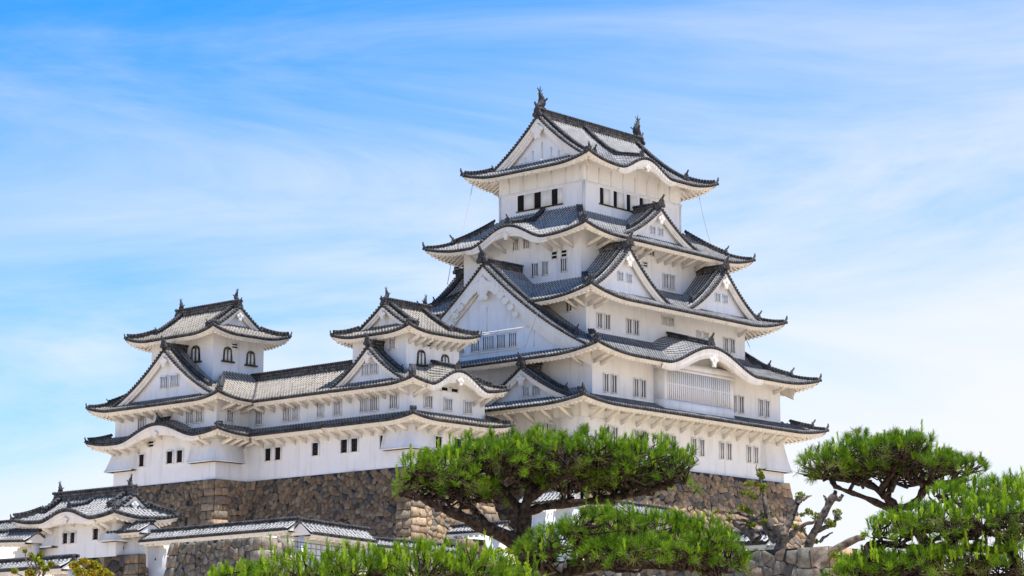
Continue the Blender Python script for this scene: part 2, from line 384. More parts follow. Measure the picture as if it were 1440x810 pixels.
def shachi_mesh():
    """roof-fish: head down on the ridge, tail curling up; faces +x (outward is -x tail curl)"""
    b = MB()
    b.box((0, 0, .10), (.62, .5, .22))
    p = np.array([(-.18, 0, .26), (-.02, 0, .34), (.12, 0, .56), (.13, 0, .82), (.02, 0, 1.08), (-.10, 0, 1.30), (-.10, 0, 1.48)])
    b.tube(p, [.20, .30, .31, .25, .18, .12, .07], 10)
    for sy in (-1, 1):
        b.hexa(np.array([(-.02, sy*.16, .5), (.16, sy*.16, .56), (.34, sy*.42, .86), (.20, sy*.46, .92), (-.02, sy*.12, .56), (.16, sy*.12, .64), (.34, sy*.40, .92), (.20, sy*.44, .97)]))
    for q in ((.28, 1.72), (-.02, 1.86), (-.34, 1.70)):
        b.hexa(np.array([(-.14, -.04, 1.36), (-.04, -.04, 1.36), (q[0], -.02, q[1]), (q[0]-.05, -.02, q[1]-.06), (-.14, .04, 1.36), (-.04, .04, 1.36), (q[0], .02, q[1]), (q[0]-.05, .02, q[1]-.06)]))
    for k, (x, z) in enumerate(((.30, .50), (.36, .76), (.30, 1.0), (.14, 1.22))):
        b.hexa(np.array([(x-.16, -.03, z-.08), (x-.1, -.03, z+.08), (x+.10, -.01, z+.16), (x+.08, -.01, z+.08), (x-.16, .03, z-.08), (x-.1, .03, z+.08), (x+.10, .01, z+.16), (x+.08, .01, z+.08)]))
    b.tube([(-.18, 0, .3), (-.34, 0, .36), (-.40, 0, .5)], [.12, .09, .03], 8)
    o = b.build('roof_fish', M_DARK); me = o.data; bpy.data.objects.remove(o); return me
ONI, TIP, SHACHI = oni_mesh(), tip_mesh(), shachi_mesh()

def ridge(mb, pts, w=.30, h=.34, caps=True):
    """mb materials: 0 plaster body, 1 dark tiles"""
    pts = np.asarray(pts, float)
    L = np.r_[0, np.cumsum(np.linalg.norm(np.diff(pts, axis=0), axis=1))]
    n = max(2, int(L[-1]/.25)+1); s_ = np.linspace(0, L[-1], n)
    p = np.stack([np.interp(s_, L, pts[:, i]) for i in range(3)], -1)
    t = np.gradient(p, axis=0); t[:, 2] = 0; t /= np.linalg.norm(t, axis=1)[:, None]+1e-9
    nrm = np.stack([-t[:, 1], t[:, 0], 0*t[:, 0]], -1)
    a, b = p+nrm*w/2, p-nrm*w/2
    z = np.array([0, 0, 1.])
    P8 = np.stack([a[:-1]-z*.12, b[:-1]-z*.12, b[1:]-z*.12, a[1:]-z*.12, a[:-1]+z*h, b[:-1]+z*h, b[1:]+z*h, a[1:]+z*h], 1)
    mb.hexa(P8, 0)
    for zz in (.30, .72):
        wl_ = w*.5+.035; a2, b2 = p+nrm*wl_, p-nrm*wl_
        P8 = np.stack([a2[:-1]+z*h*zz, b2[:-1]+z*h*zz, b2[1:]+z*h*zz, a2[1:]+z*h*zz, a2[:-1]+z*h*(zz+.14), b2[:-1]+z*h*(zz+.14), b2[1:]+z*h*(zz+.14), a2[1:]+z*h*(zz+.14)], 1)
        mb.hexa(P8, 1)
    mb.tube(p+z*(h+.03), .10, 8, 1)
    if caps:
        k = np.arange(0, n, 1)
        mb.discs(np.concatenate([p[k]+nrm[k]*(w/2+.03)+z*(h+.02), p[k]-nrm[k]*(w/2+.03)+z*(h+.02)]), np.concatenate([nrm[k], -nrm[k]]), .095, .14, 1)

def ridge_part(parent, pts, w=.30, h=.34, caps=True):
    one = MB(); ridge(one, pts, w, h, caps); one.build('ridge', [M_RIDGE, M_DARK], parent)

def hips(rf, parent, cmax, corners=('LF', 'RF', 'LB', 'RB'), split=.42, w=.30, h=.30, oni=1.0):
    for cn in corners:
        X = rf.X0 if cn[0] == 'L' else rf.X1; sx = 1 if cn[0] == 'L' else -1
        Y = rf.Y0 if cn[1] == 'F' else rf.Y1; sy = 1 if cn[1] == 'F' else -1
        cm = cmax
        def pt(c):
            a = Y+sy*c
            return (X+sx*c, a, float(rf.z(cn[0], a, c, raw=True))+.06)
        cs = np.linspace(cm, cm*split, 8) if split > 0 else None
        rot = math.atan2(-sy, -sx)
        if split > 0:
            ridge_part(parent, [pt(c) for c in cs], w, h)
            q = pt(cm*split-.05); place(ONI, 'ridge_end_tile', parent, (q[0], q[1], q[2]-.02), rot, .72*oni)
            ridge_part(parent, [pt(c) for c in np.linspace(cm*split, .15, 6)], w*.8, h*.5)
        else:
            ridge_part(parent, [pt(c) for c in np.linspace(cm, .15, 8)], w, h*.8)
        q = pt(.05); place(TIP, 'corner_tile', parent, (q[0], q[1], q[2]+.02), rot, .9*oni)

def skirt_roof(name_parent, rf, inner, wall, tile, sides='LFRB', limits=None, corners=('LF', 'RF', 'LB', 'RB'), oni=1.0, raft=.42, valley=None, split=.42):
    """inner = rect of the storey above (x0,x1,y0,y1); wall = rect of the storey below; valley {side: fn(a)->d where the surface starts}"""
    mb = MB(); root = None
    limits = limits or {}; valley = valley or {}
    Din = {'L': inner[0]-rf.X0, 'R': rf.X1-inner[1], 'F': inner[2]-rf.Y0, 'B': rf.Y1-inner[3]}
    Dov = {'L': wall[0]-rf.X0, 'R': rf.X1-wall[1], 'F': wall[2]-rf.Y0, 'B': rf.Y1-wall[3]}
    for sd_ in sides:
        lo, hi = rf.rng(sd_); a0, a1 = limits.get(sd_, (lo, hi))
        dlo = valley.get(sd_, lambda A: 0*A)
        dhi = lambda A, sd_=sd_, lo=lo, hi=hi: np.minimum(Din[sd_], np.minimum(A-lo, hi-A))
        tile_grid(mb, lambda A, D, sd_=sd_: (*rf.pos(sd_, A, D), rf.z(sd_, A, D)), a0, a1, dlo, dhi)
    root = mb.build('roof', tile, name_parent)
    for sd_ in sides:
        lo, hi = rf.rng(sd_); a0, a1 = limits.get(sd_, (lo, hi))
        if sd_ in valley:   # eave stops where the valley begins
            A = np.linspace(a0, a1, 400); ok = valley[sd_](A) <= .02; a0, a1 = A[ok].min(), A[ok].max()
        eave_parts(rf, sd_, a0, a1, Dov[sd_]+.02, root, (tile, M_DARK, M_TRIM), raft=raft)
    hips(rf, root, min(Din['L'], Din['F'], Din['R']), corners, split=split, oni=oni)
    return root

def gegyo(mb, wf, ac, z, s, wings=False):
    """carved pendant: heart-like drop with side scrolls, extruded; wf(a,o,z)"""
    def plate(poly, o0, o1):
        poly = np.array(poly)*s; k = len(poly)
        A = ac+poly[:, 0]; Z = z+poly[:, 1]
        f = np.stack(wf(A, np.full(k, o1), Z), -1); bk = np.stack(wf(A, np.full(k, o0), Z), -1)
        ctr = f.mean(0)[None]
        V = np.concatenate([f, bk, ctr]); F4 = [[i, (i+1) % k, k+(i+1) % k, k+i] for i in range(k)]
        mb.add(V, F4); mb.add(V, [[i, (i+1) % k, 2*k] for i in range(k)])
    th = np.linspace(0, 2*PI, 25)[:-1]
    drop = [(.36*math.sin(t)*(1-.35*math.cos(t)), -.50-.46*math.cos(t)*1.0) for t in th]
    plate(drop, -.02, .10)
    plate([(.16*math.cos(t), -.10+.16*math.sin(t)) for t in th], .0, .16)
    for sx in (-1, 1):
        plate([(sx*(.36+.20*math.cos(t)), -.34+.17*math.sin(t)) for t in th], -.02, .12)
        plate([(sx*(.16+.14*math.cos(t)), -.92+.12*math.sin(t)) for t in th], -.02, .07)
        if wings:
            for j in range(6):
                r = .27-.022*j
                cxx, czz = .52+.30*j, -.42-.20*j-.02*j*j
                plate([(sx*(cxx+r*math.cos(t)), czz+r*.8*math.sin(t)*(1+.25*math.sin(3*t))) for t in th], -.02, .09+.02*(j % 2))

def wframe(side, plane):
    """wall frame: (a, out, z)->x,y,z"""
    v = vdir(side)
    if side in 'LR': return lambda a, o, z: (plane+v[0]*np.asarray(o, float)+0*np.asarray(a, float), np.asarray(a, float)+0*np.asarray(o, float), np.asarray(z, float)+0*np.asarray(a, float))
    return lambda a, o, z: (np.asarray(a, float)+0*np.asarray(o, float), plane+v[1]*np.asarray(o, float)+0*np.asarray(a, float), np.asarray(z, float)+0*np.asarray(a, float))
def wbox(mb, wf, a0, a1, o0, o1, z0, z1, m=0):
    P8 = [np.array(wf(a, o, z)) for z in (z0, z1) for a, o in ((a0, o0), (a1, o0), (a1, o1), (a0, o1))]
    mb.hexa(np.array(P8, float), m)

def gable_front(rf, side, ac, hw, df, zc, zb, parent, bh=.42, gs=.9, wings=False, wins=(), layers=2, setin=.55, trim=None, wallmat=None, pend=True):
    """curved barge boards, verge tile ends, gable wall, pendant. zc(s) roof curve, zb(s) foot of the wall"""
    plane = {'L': rf.X0+df, 'R': rf.X1-df, 'F': rf.Y0+df, 'B': rf.Y1-df}[side]
    wf = wframe(side, plane); trim = trim or M_TRIM
    dk, br, gw = MB(), MB(), MB()
    S = np.linspace(-hw, hw, max(24, int(hw*2/.25)))
    zt = zc(np.abs(S))
    def strip(mb, o0, z0, o1, z1):
        x0, y0, z0 = wf(ac+S, o0+0*S, z0); x1, y1, z1 = wf(ac+S, o1+0*S, z1); mb.grid(np.stack([x0, x1]), np.stack([y0, y1]), np.stack([z0, z1]))
    strip(dk, .0, zt+.10, .0, zt-.12); strip(dk, .0, zt+.10, -.3, zt+.12); strip(dk, .0, zt-.12, -.2, zt-.12)
    # evenly spaced verge discs
    L = np.r_[0, np.cumsum(np.hypot(np.diff(S), np.diff(zt)))]; k = int(L[-1]/.29); ss = np.interp((np.arange(k)+.5)/k*L[-1], L, S)
    x, y, z = wf(ac+ss, .05+0*ss, zc(np.abs(ss))-.01); dk.discs(np.stack([x, y, z], -1), vdir(side), .115, .14)
    t0 = .13; o = -.05
    for i in range(layers):
        b = bh*(.62 if i == 0 else (1.0 if i == 1 else 1.35))
        strip(br, o, zt-t0+.0, o, zt-t0-b); strip(br, o, zt-t0-b, o-.13, zt-t0-b)
        o -= .11
    strip(br, -.04, zt-t0-.02, -setin, zt-t0-.02)
    # wall
    zl = zb(np.abs(S)); top = zt-t0; ok = top > zl
    Sx = S[ok] if ok.any() else S
    rows = np.stack([np.minimum(zl, top), top]); Sg = np.stack([S, S])
    x, y, z = wf(ac+Sg, -setin+0*Sg, rows); gw.grid(x, y, z)
    dk.build('tile_end', M_DARK, parent); br.build('barge_board', trim, parent, smooth=False)
    if pend:
        pd = MB(); wf2 = wframe(side, plane); gegyo(pd, lambda a, o_, z: wf2(a, o_-.05, z), ac, float(zc(0))-t0-bh*.9-.05, gs, wings); pd.build('pendant', trim, parent)
    g = gw.build('gable_wall', wallmat or M_PL, parent)
    for (w0, w1, z0, z1) in wins:
        m = MB(); wf3 = wframe(side, {'L': plane+setin, 'R': plane-setin, 'F': plane+setin, 'B': plane-setin}[side])
        window_mesh(m, wf3, w0, w1, z0, z1, max(1, int((w1-w0)/.22)))
        m.build('window', [M_SLIT, M_PL, M_BLACK], parent)
    return wf

def window_mesh(m, wf, a0, a1, z0, z1, bars, frame=.07, dark=0, bw=.07, sill=True):
    wbox(m, wf, a0, a1, -.02, .012, z0, z1, dark)
    wbox(m, wf, a0-frame, a0, -.02, .10, z0-frame, z1+frame, 1); wbox(m, wf, a1, a1+frame, -.02, .10, z0-frame, z1+frame, 1)
    wbox(m, wf, a0, a1, -.02, .10, z1, z1+frame, 1)
    if sill: wbox(m, wf, a0, a1, -.02, .13, z0-frame, z0, 1)
    for i in range(bars):
        c = a0+(a1-a0)*(i+1)/(bars+1); wbox(m, wf, c-bw/2, c+bw/2, .0, .09, z0, z1, 1)

def zcurve(zpk, hw, drop, c=.4): return lambda s: zpk-drop*((1+c)*(np.asarray(s, float)/hw)-c*(np.asarray(s, float)/hw)**2)

def chidori(rf, side, ac, hw, df, dback, zpk, drop, parent, tile, bh=.42, gs=.9, c=.4, wings=False, wins=(), layers=2, setin=.55, onis=1.0, inner_ridge=True, desc=True):
    zc = zcurve(zpk, hw, drop, c)
    base = lambda s, sg, p: rf.z(side, ac+sg*s, p)
    def send(p, sg):
        S = np.linspace(0, hw*1.12, 90)
        out = []
        for pp in np.atleast_1d(p):
            g = zc(S)-base(S, sg, pp)+.02; i = np.argmax(g < 0) if (g < 0).any() else len(S)-1
            if i == 0: out.append(0.0); continue
            f = g[i-1]/(g[i-1]-g[i]+1e-9) if (g < 0).any() else 1
            out.append(S[i-1]+f*(S[i]-S[i-1]))
        return np.array(out)
    mb = MB()
    for sg in (-1, 1):
        pp = np.linspace(df, dback, 24); se = send(pp, sg)
        tile_grid(mb, lambda A, D: (*rf.pos(side, ac+sg*D, A), zc(D)), df, dback, lambda A: 0*A, lambda A: np.interp(A, pp, se))
    g = mb.build('gable_roof', tile, parent)
    se0 = float(min(send(df, 1)[0], send(df, -1)[0]))
    zb = lambda s: rf.z(side, ac+s, df+setin)-.15
    gable_front(rf, side, ac, max(float(send(df, 1)[0]), float(send(df, -1)[0])), df, zc, zb, parent, bh, gs, wings, wins, layers, setin)
    def P3(s, p, dz=0):
        x, y = rf.pos(side, ac+s, p); return (float(x), float(y), float(zc(abs(s)))+dz)
    ridge_part(parent, [P3(0, p, .08) for p in np.linspace(df+.12, dback, 8)], .34, .38)
    v = vdir(side); rot = math.atan2(v[1], v[0])
    q = P3(0, df+.05, .12); place(ONI, 'ridge_end_tile', parent, q, rot, 1.05*onis)
    if desc:
        for sg in (-1, 1):
            e = float(send(df+.85, sg)[0])*.86
            ridge_part(parent, [P3(sg*s, df+.85, .08) for s in np.linspace(.25, e, 10)], .26, .22)
            q = P3(sg*e, df+.85, .08); ad = adir(side)*sg; place(ONI, 'ridge_end_tile', parent, q, math.atan2(ad[1], ad[0]), .62*onis)
    return zc

def irimoya(parent, rf, wall, axis, g, tile, bh=.42, gs=.9, fish=1.0, layers=2, setin=.6, wallmat=None, raft=.42, oni=1.0, finial=True, trim=None):
    """hip-and-gable roof; ridge along axis 'x' or 'y'"""
    long_, short = ('FB', 'LR') if axis == 'x' else ('LR', 'FB')
    half = (rf.Y1-rf.Y0)/2 if axis == 'x' else (rf.X1-rf.X0)/2
    mb = MB()
    for sd_ in long_:
        lo, hi = rf.rng(sd_)
        dhi = lambda A, lo=lo, hi=hi: np.where(np.minimum(A-lo, hi-A) >= g-1e-3, half, np.minimum(A-lo, hi-A))
        for (a0, a1) in ((lo, lo+g), (lo+g, hi-g), (hi-g, hi)):
            f = (lambda A: np.full_like(A, half)) if a0 == lo+g else (lambda A, lo=lo, hi=hi: np.minimum(A-lo, hi-A))
            tile_grid(mb, lambda A, D, sd_=sd_: (*rf.pos(sd_, A, D), rf.z(sd_, A, D)), a0, a1, lambda A: 0*A, f)
    for sd_ in short:
        lo, hi = rf.rng(sd_)
        tile_grid(mb, lambda A, D, sd_=sd_: (*rf.pos(sd_, A, D), rf.z(sd_, A, D)), lo, hi, lambda A: 0*A, lambda A: np.minimum(g+setin+.02, np.minimum(A-lo, hi-A)))
    root = mb.build('roof', tile, parent)
    Dov = {'L': wall[0]-rf.X0, 'R': rf.X1-wall[1], 'F': wall[2]-rf.Y0, 'B': rf.Y1-wall[3]}
    for sd_ in 'LFRB':
        lo, hi = rf.rng(sd_); eave_parts(rf, sd_, lo, hi, Dov[sd_]+.02, root, (tile, M_DARK, trim or M_TRIM), raft=raft)
    hips(rf, root, g+.15, split=0, oni=oni)
    for sd_ in short:
        lo, hi = rf.rng(sd_); ac = (lo+hi)/2
        zc = lambda s: rf.ze+rf.P(half-np.asarray(s, float))
        foot = half-g
        gable_front(rf, sd_, ac, foot+.1, g, zc, lambda s: np.minimum(rf.z(sd_, ac+s, g+setin), 1e9)-.05, root, bh, gs, layers=layers, setin=setin, wallmat=wallmat, trim=trim)
        # descending ridges beside the verge, ending in ornaments
        for ls in long_:
            lo2, hi2 = rf.rng(ls); low_end = (sd_ in 'LF')
            a = lo2+g+.75 if low_end else hi2-g-.75
            pts = []
            for d in np.linspace(half-.2, g*.75+.25, 10):
                x, y = rf.pos(ls, a, d); pts.append((float(x), float(y), float(rf.z(ls, a, d, raw=True))+.08))
            ridge_part(root, pts, .26, .24); v = vdir(ls)
            place(ONI, 'ridge_end_tile', root, pts[-1], math.atan2(v[1], v[0]), .75*oni)
    zr = rf.ze+rf.P(half)
    if axis == 'x':
        c = (rf.Y0+rf.Y1)/2; e0, e1 = (rf.X0+g+.1, c, zr+.05), (rf.X1-g-.1, c, zr+.05)
    else:
        c = (rf.X0+rf.X1)/2; e0, e1 = (c, rf.Y0+g+.1, zr+.05), (c, rf.Y1-g-.1, zr+.05)
    ridge_part(root, [e0, e1], .40, .26+.20*oni)
    for e, o_ in ((e0, e1), (e1, e0)):
        dv = np.array(e)-np.array(o_); rot = math.atan2(dv[1], dv[0])
        place(ONI, 'ridge_end_tile', root, (e[0], e[1], e[2]-.1), rot, 1.0*oni)
        if finial:
            dn = dv/np.linalg.norm(dv)
            place(SHACHI, 'roof_fish', root, (e[0]-dn[0]*.35, e[1]-dn[1]*.35, e[2]+.22+.20*oni), rot+PI, fish)
    return root

def storey(parent, rect, zb, rf, sides='LFRB', m=None, zt=None, limits=None):
    """plaster walls of one storey; the top follows the roof above it"""
    mb = MB(); x0, x1, y0, y1 = rect; limits = limits or {}
    for sd_ in sides:
        a0, a1 = (y0, y1) if sd_ in 'LR' else (x0, x1)
        a0, a1 = limits.get(sd_, (a0, a1))
        plane = {'L': x0, 'R': x1, 'F': y0, 'B': y1}[sd_]; wf = wframe(sd_, plane)
        A = np.linspace(a0, a1, max(2, int((a1-a0)/.4)+1))
        if zt is not None: top = np.full_like(A, zt)
        else:
            ov = {'L': x0-rf.X0, 'R': rf.X1-x1, 'F': y0-rf.Y0, 'B': rf.Y1-y1}[sd_]
            top = rf.z(sd_, A, ov)-.12
        Z = np.stack([zb+0*A, (zb+top)/2, top]); AA = np.broadcast_to(A, Z.shape)
        x, y, z = wf(AA, 0*AA, Z); mb.grid(x, y, z)
    return mb.build('wall', m or M_PL, parent)

def window(parent, side, plane, a0, a1, z0, z1, bars=2, dark=None, cross=False, bw=.075, frame=.07, name='window', single=True):
    wf = wframe(side, plane); m = MB()
    wbox(m, wf, a0, a1, -.02, .012, z0, z1, 0)
    for (b0, b1, c0, c1) in ((a0-frame, a0, z0-frame, z1+frame), (a1, a1+frame, z0-frame, z1+frame), (a0, a1, z1, z1+frame)):
        wbox(m, wf, b0, b1, -.02, .12, c0, c1, 1)
    wbox(m, wf, a0, a1, -.02, .15, z0-frame, z0, 1)
    o = m.build(name, [dark or M_SLIT, M_PL], parent)
    l = MB()
    for i in range(bars):
        c = a0+(a1-a0)*(i+1)/(bars+1); wbox(l, wf, c-bw/2, c+bw/2, .02, .10, z0, z1)
    if cross:
        for t in (.33, .67): wbox(l, wf, a0, a1, .03, .07, z0+(z1-z0)*t-.025, z0+(z1-z0)*t+.025)
    if bars or cross: l.build('lattice', M_PL if not cross else M_IRON, o)
    return o
def vent(parent, side, plane, a0, a1, z0, z1):
    wf = wframe(side, plane); m = MB()
    wbox(m, wf, a0, a1, -.02, .012, z0, z1, 0)
    for z in np.linspace(z0, z1, 3): wbox(m, wf, a0, a1, -.02, .05, z-.04, z+.04, 1)
    for a in (a0, a1): wbox(m, wf, a-.04, a+.04, -.02, .07, z0-.05, z1+.05, 1)
    m.build('vent', [M_BLACK, M_PL], parent)

STRUT = {}
def struts(parent, rf, side, plane, aa, ov, drop=1.0, w=.17, beam=False, reach=.85, trim=None):
    """bracket arms from the wall up to the soffit"""
    v = vdir(side); key = (id(rf), side)
    for a in aa:
        d = ov*(1-reach)
        zt = float(rf.z(side, a, d))-.40
        m = MB(); wf = wframe(side, plane); oo = ov-d
        zw = zt-drop
        zi = float(rf.z(side, a, ov))-.42
        # diagonal arm
        t = .16
        P8 = [wf(a-w/2, 0, zw-t), wf(a+w/2, 0, zw-t), wf(a+w/2, oo, zt-t), wf(a-w/2, oo, zt-t), wf(a-w/2, 0, zw+t), wf(a+w/2, 0, zw+t), wf(a+w/2, oo, zt+t*.5), wf(a-w/2, oo, zt+t*.5)]
        m.hexa(np.array([np.array(p, float) for p in P8]))
        if beam: wbox(m, wf, a-w*.7, a+w*.7, 0, oo+.15, zt-.14, zt+.12)
        m.build('eave_bracket', trim or M_TRIM, parent)

def flare(parent, rect, corner, la, lb, zt, zb, o, m=None):
    """stone-drop chute wrapped round a corner: walls splay out towards the bottom"""
    x0, x1, y0, y1 = rect
    X = x0 if corner[0] == 'L' else x1; sx = -1 if corner[0] == 'L' else 1
    Y = y0 if corner[1] == 'F' else y1; sy = -1 if corner[1] == 'F' else 1
    mb = MB(); dk = MB()
    K = 7; t = np.linspace(0, 1, K); out = .05+(o-.05)*t**1.25; z = zt+(zb-zt)*t
    # along Y (on the x-face) length la, along X length lb
    ex = X+sx*out; ey = Y+sy*out
    A = np.stack([ex, np.full(K, Y-sy*la), z], -1); B = np.stack([ex, ey, z], -1); C = np.stack([np.full(K, X-sx*lb), ey, z], -1)
    A0 = np.stack([np.full(K, X), np.full(K, Y-sy*la), z], -1); C0 = np.stack([np.full(K, X-sx*lb), np.full(K, Y), z], -1)
    G = np.stack([A0, A, B, C, C0]); mb.grid(G[..., 0], G[..., 1], G[..., 2])
    # thick lower lip and a black sheet standing in for the slot's shade
    e = .10
    def lip(p, q):
        p = np.array(p); q = np.array(q); mb.hexa(np.array([p-[0, 0, e], q-[0, 0, e], q*1, p*1, p, q, q+[0, 0, .001], p+[0, 0, .001]]))
    L1 = [(X, Y-sy*la), (ex[-1]+sx*.04, Y-sy*la), (ex[-1]+sx*.04, ey[-1]+sy*.04), (X-sx*lb, ey[-1]+sy*.04), (X-sx*lb, Y)]
    I1 = [(X, Y-sy*la), (ex[-1]-sx*.06, Y-sy*la), (ex[-1]-sx*.06, ey[-1]-sy*.06), (X-sx*lb, ey[-1]-sy*.06), (X-sx*lb, Y)]
    for i in range(1, 3):
        a, b_, c_, d_ = L1[i], L1[i+1], I1[i+1], I1[i]
        mb.hexa(np.array([(*p, zz) for zz in (zb-e, zb+.02) for p in (a, b_, c_, d_)]))
    for i in range(1, 3):
        a, b_ = I1[i], I1[i+1]; w_ = [(X, Y), (X, Y)]
    V = [(*p, zb-e-.012) for p in (I1[1], I1[2], I1[3])]+[(X, Y-sy*la, zb-e-.012), (X, Y, zb-e-.012), (X-sx*lb, Y, zb-e-.012)]
    dk.add(V, [[0, 1, 4, 3], [1, 2, 5, 4]])
    o_ = mb.build('stone_chute', m or M_PL, parent); dk.build('chute_slot_shade', M_BLACK, o_)

def flare_flat(parent, side, plane, a0, a1, zt, zb, o, m=None):
    mb = MB(); wf = wframe(side, plane); K = 7; t = np.linspace(0, 1, K); out = .05+(o-.05)*t**1.25; z = zt+(zb-zt)*t
    rows = []
    for a, oo in ((a0, 0*out), (a0, out), (a1, out), (a1, 0*out)): rows.append(np.stack(wf(a+0*out, oo, z), -1))
    G = np.stack(rows); mb.grid(G[..., 0], G[..., 1], G[..., 2])
    wbox(mb, wf, a0-.02, a1+.02, o-.1, o+.04, zb-.1, zb+.02)
    x = mb.build('stone_chute', m or M_PL, parent); d = MB(); wbox(d, wf, a0, a1, .0, o-.1, zb-.04, zb-.02); d.build('chute_slot_shade', M_BLACK, x)  # black strip paints the shade inside the chute

def bell_window(parent, side, plane, ac, z0, w, h):
    wf = wframe(side, plane); fr, pn, sl = MB(), MB(), MB()
    def outline(s, base=0):
        th = np.linspace(0, 1, 15); pts = []
        for t in th:
            ang = PI*(1-t); x = math.cos(ang); y = math.sin(ang)
            pts.append((x*(w/2)*s*(.86+.0*y), h*.62+(h*.38)*(y**.8)*s+(h*(s-1))*.1))
        return [(-w/2*s, base)]+pts+[(w/2*s, base)]
    o1, o0 = outline(1.0), outline(.76, 0)
    k = len(o1)
    V = []
    for lst, out in ((o1, .10), (o0, .10), (o1, -.02), (o0, -.02)):
        for p in lst: V.append(np.array(wf(ac+p[0], out, z0+p[1]), float))
    V = np.array(V)
    F4 = []
    for i in range(k-1): F4 += [[i, i+1, k+i+1, k+i], [i, i+1, 2*k+i+1, 2*k+i], [k+i, k+i+1, 3*k+i+1, 3*k+i]]
    fr.add(V, F4)
    wbox(fr, wf, ac-w*.66, ac+w*.66, -.02, .22, z0-.10, z0+.02)
    f = fr.build('bell_window', M_LAQ, parent)
    st = MB()
    pts = np.array([np.array(wf(ac+p[0]*.9, .12, z0+p[1]*.96), float) for p in o1[1:-1]])
    st.discs(pts[::2], vdir(side), .035, .03)
    st.build('stud', M_GILT, f)
    wbox(pn, wf, ac-w*.36, ac+w*.36, -.02, .03, z0, z0+h*.86, 0)
    for x in (-.2, .2): wbox(pn, wf, ac+w*x-.10, ac+w*x+.10, .03, .06, z0, z0+h*.80, 1)
    pn.build('shutter', [M_SLIT, M_SHUT], f)
# ---------------------------------------------------------------- the great keep
CX, CY = 146.7, 122.3
def R_(hx, hy): return (CX-hx, CX+hx, CY-hy, CY+hy)
K1 = (133.55, 159.75, 112.4, 132.3); K2 = R_(12.24, 10.25); K3 = R_(10.35, 8.1); K4 = R_(8.8, 6.3); K5 = R_(6.35, 4.6)
keep = thing('castle_keep', (CX, CY, 20.3), 'tall white five-roofed castle keep, the largest building', 'castle tower')
r1 = Roof(CX-15.8, CX+15.8, CY-12.4, CY+12.4, 24.25, .40, .01, .45, 4.5)
r2 = Roof(CX-14.47, CX+14.47, CY-12.7, CY+12.7, 28.15, .40, .023, .62, 5.0, [('F', 146.6, 5.9, 1.75, .28), ('B', 146.6, 5.9, 1.75, .28)])
r3 = Roof(CX-12.7, CX+12.7, CY-10.6, CY+10.6, 32.95, .42, .036, .75, 5.0)
r4 = Roof(CX-11, CX+11, CY-8.65, CY+8.65, 38.45, .46, .05, .60, 4.2, [('L', 122.0, 3.9, 1.35, .22), ('R', 122.0, 3.9, 1.35, .22)])
r5 = Roof(CX-8.4, CX+8.4, CY-6.85, CY+6.85, 44.85, .42, .043, .62, 3.8, [('F', 145.8, 3.3, 1.2, .22), ('B', 145.8, 3.3, 1.2, .22)])
storey(keep, K1, 20.25, r1); storey(keep, K2, 24.6, r2); storey(keep, K3, 29.4, r3); storey(keep, K4, 34.6, r4); storey(keep, K5, 40.6, r5)
rf1 = skirt_roof(keep, r1, K2, K1, M_TILE, oni=1.2)
rf2 = skirt_roof(keep, r2, K3, K2, M_TILE, oni=1.2)
rf3 = skirt_roof(keep, r3, K4, K3, M_TILE, oni=1.2)
rf4 = skirt_roof(keep, r4, K5, K4, M_TILE, oni=1.2)
rf5 = irimoya(keep, r5, K5, 'x', 1.6, M_TILE, bh=.62, gs=1.15, fish=1.12, layers=3, oni=1.2)

wf = wframe('L', r5.X0+1.6+.6); m = MB()
for a in (120.5, 121.3, 122.3, 123.3, 124.1): wbox(m, wf, a-.06, a+.06, 0, .07, 45.8, 47.6-abs(a-122.3)*.55)
wbox(m, wf, 119.4, 125.2, 0, .10, 46.0, 46.16)
m.build('moulding', M_TRIM, rf5)
# gables of the keep
def win_pair(c1, c2, z0, z1): return [(c1[0], c1[1], z0, z1), (c2[0], c2[1], z0, z1)]
for sd_, pl in (('L', 133.85), ('R', 159.6)):
    chidori(r2, sd_, 122.3, 12.4, 1.07, 5.67, 36.35, 8.2, rf2, M_TILE, bh=1.05, gs=1.7, wings=True, layers=3, setin=.50, onis=1.3,
            wins=[(119.12, 119.89, 29.55, 30.6), (120.3, 121.15, 29.55, 30.6), (121.49, 122.65, 29.55, 30.6), (123.04, 123.9, 29.55, 30.6), (124.7, 125.5, 29.55, 30.6)])
    wf = wframe(sd_, r2.X0+1.07+.50 if sd_ == 'L' else r2.X1-1.07-.50); m = MB()
    wbox(m, wf, 118.85, 125.8, 0, .06, 30.72, 30.84); wbox(m, wf, 118.85, 125.8, 0, .06, 29.28, 29.40)
    wbox(m, wf, 116.2, 128.4, 0, .03, 30.90, 30.98)
    for a in (122.25, 117.3, 127.3): wbox(m, wf, a-.05, a+.05, 0, .04, 30.98 if a == 122.25 else 29.3, 33.0 if a == 122.25 else 30.9)
    m.build('moulding', M_TRIM, rf2)
    chidori(r1, sd_, 117.2, 5.4, 1.2, 3.4, 27.5, 2.75, rf1, M_TILE, bh=.5, gs=.75, wins=[(115.7, 116.45, 25.3, 26.0), (116.82, 117.4, 25.3, 26.0)])
for sd_ in 'FB':
    chidori(r3, sd_, 140.3, 4.7, 1.3, 4.3, 37.55, 3.75, rf3, M_TILE, bh=.55, gs=.85, onis=1.1, wins=win_pair((139.5, 140.03), (140.55, 141.1), 34.85, 35.5))
    chidori(r3, sd_, 152.95, 4.7, 1.3, 4.3, 37.45, 3.7, rf3, M_TILE, bh=.55, gs=.85, onis=1.1, wins=win_pair((152.15, 152.7), (153.2, 153.75), 34.85, 35.5))
    chidori(r4, sd_, 146.7, 4.6, 1.15, 4.05, 41.95, 2.75, rf4, M_TILE, bh=.45, gs=.7, onis=1.0, wins=win_pair((145.9, 146.45), (146.95, 147.5), 39.85, 40.4))

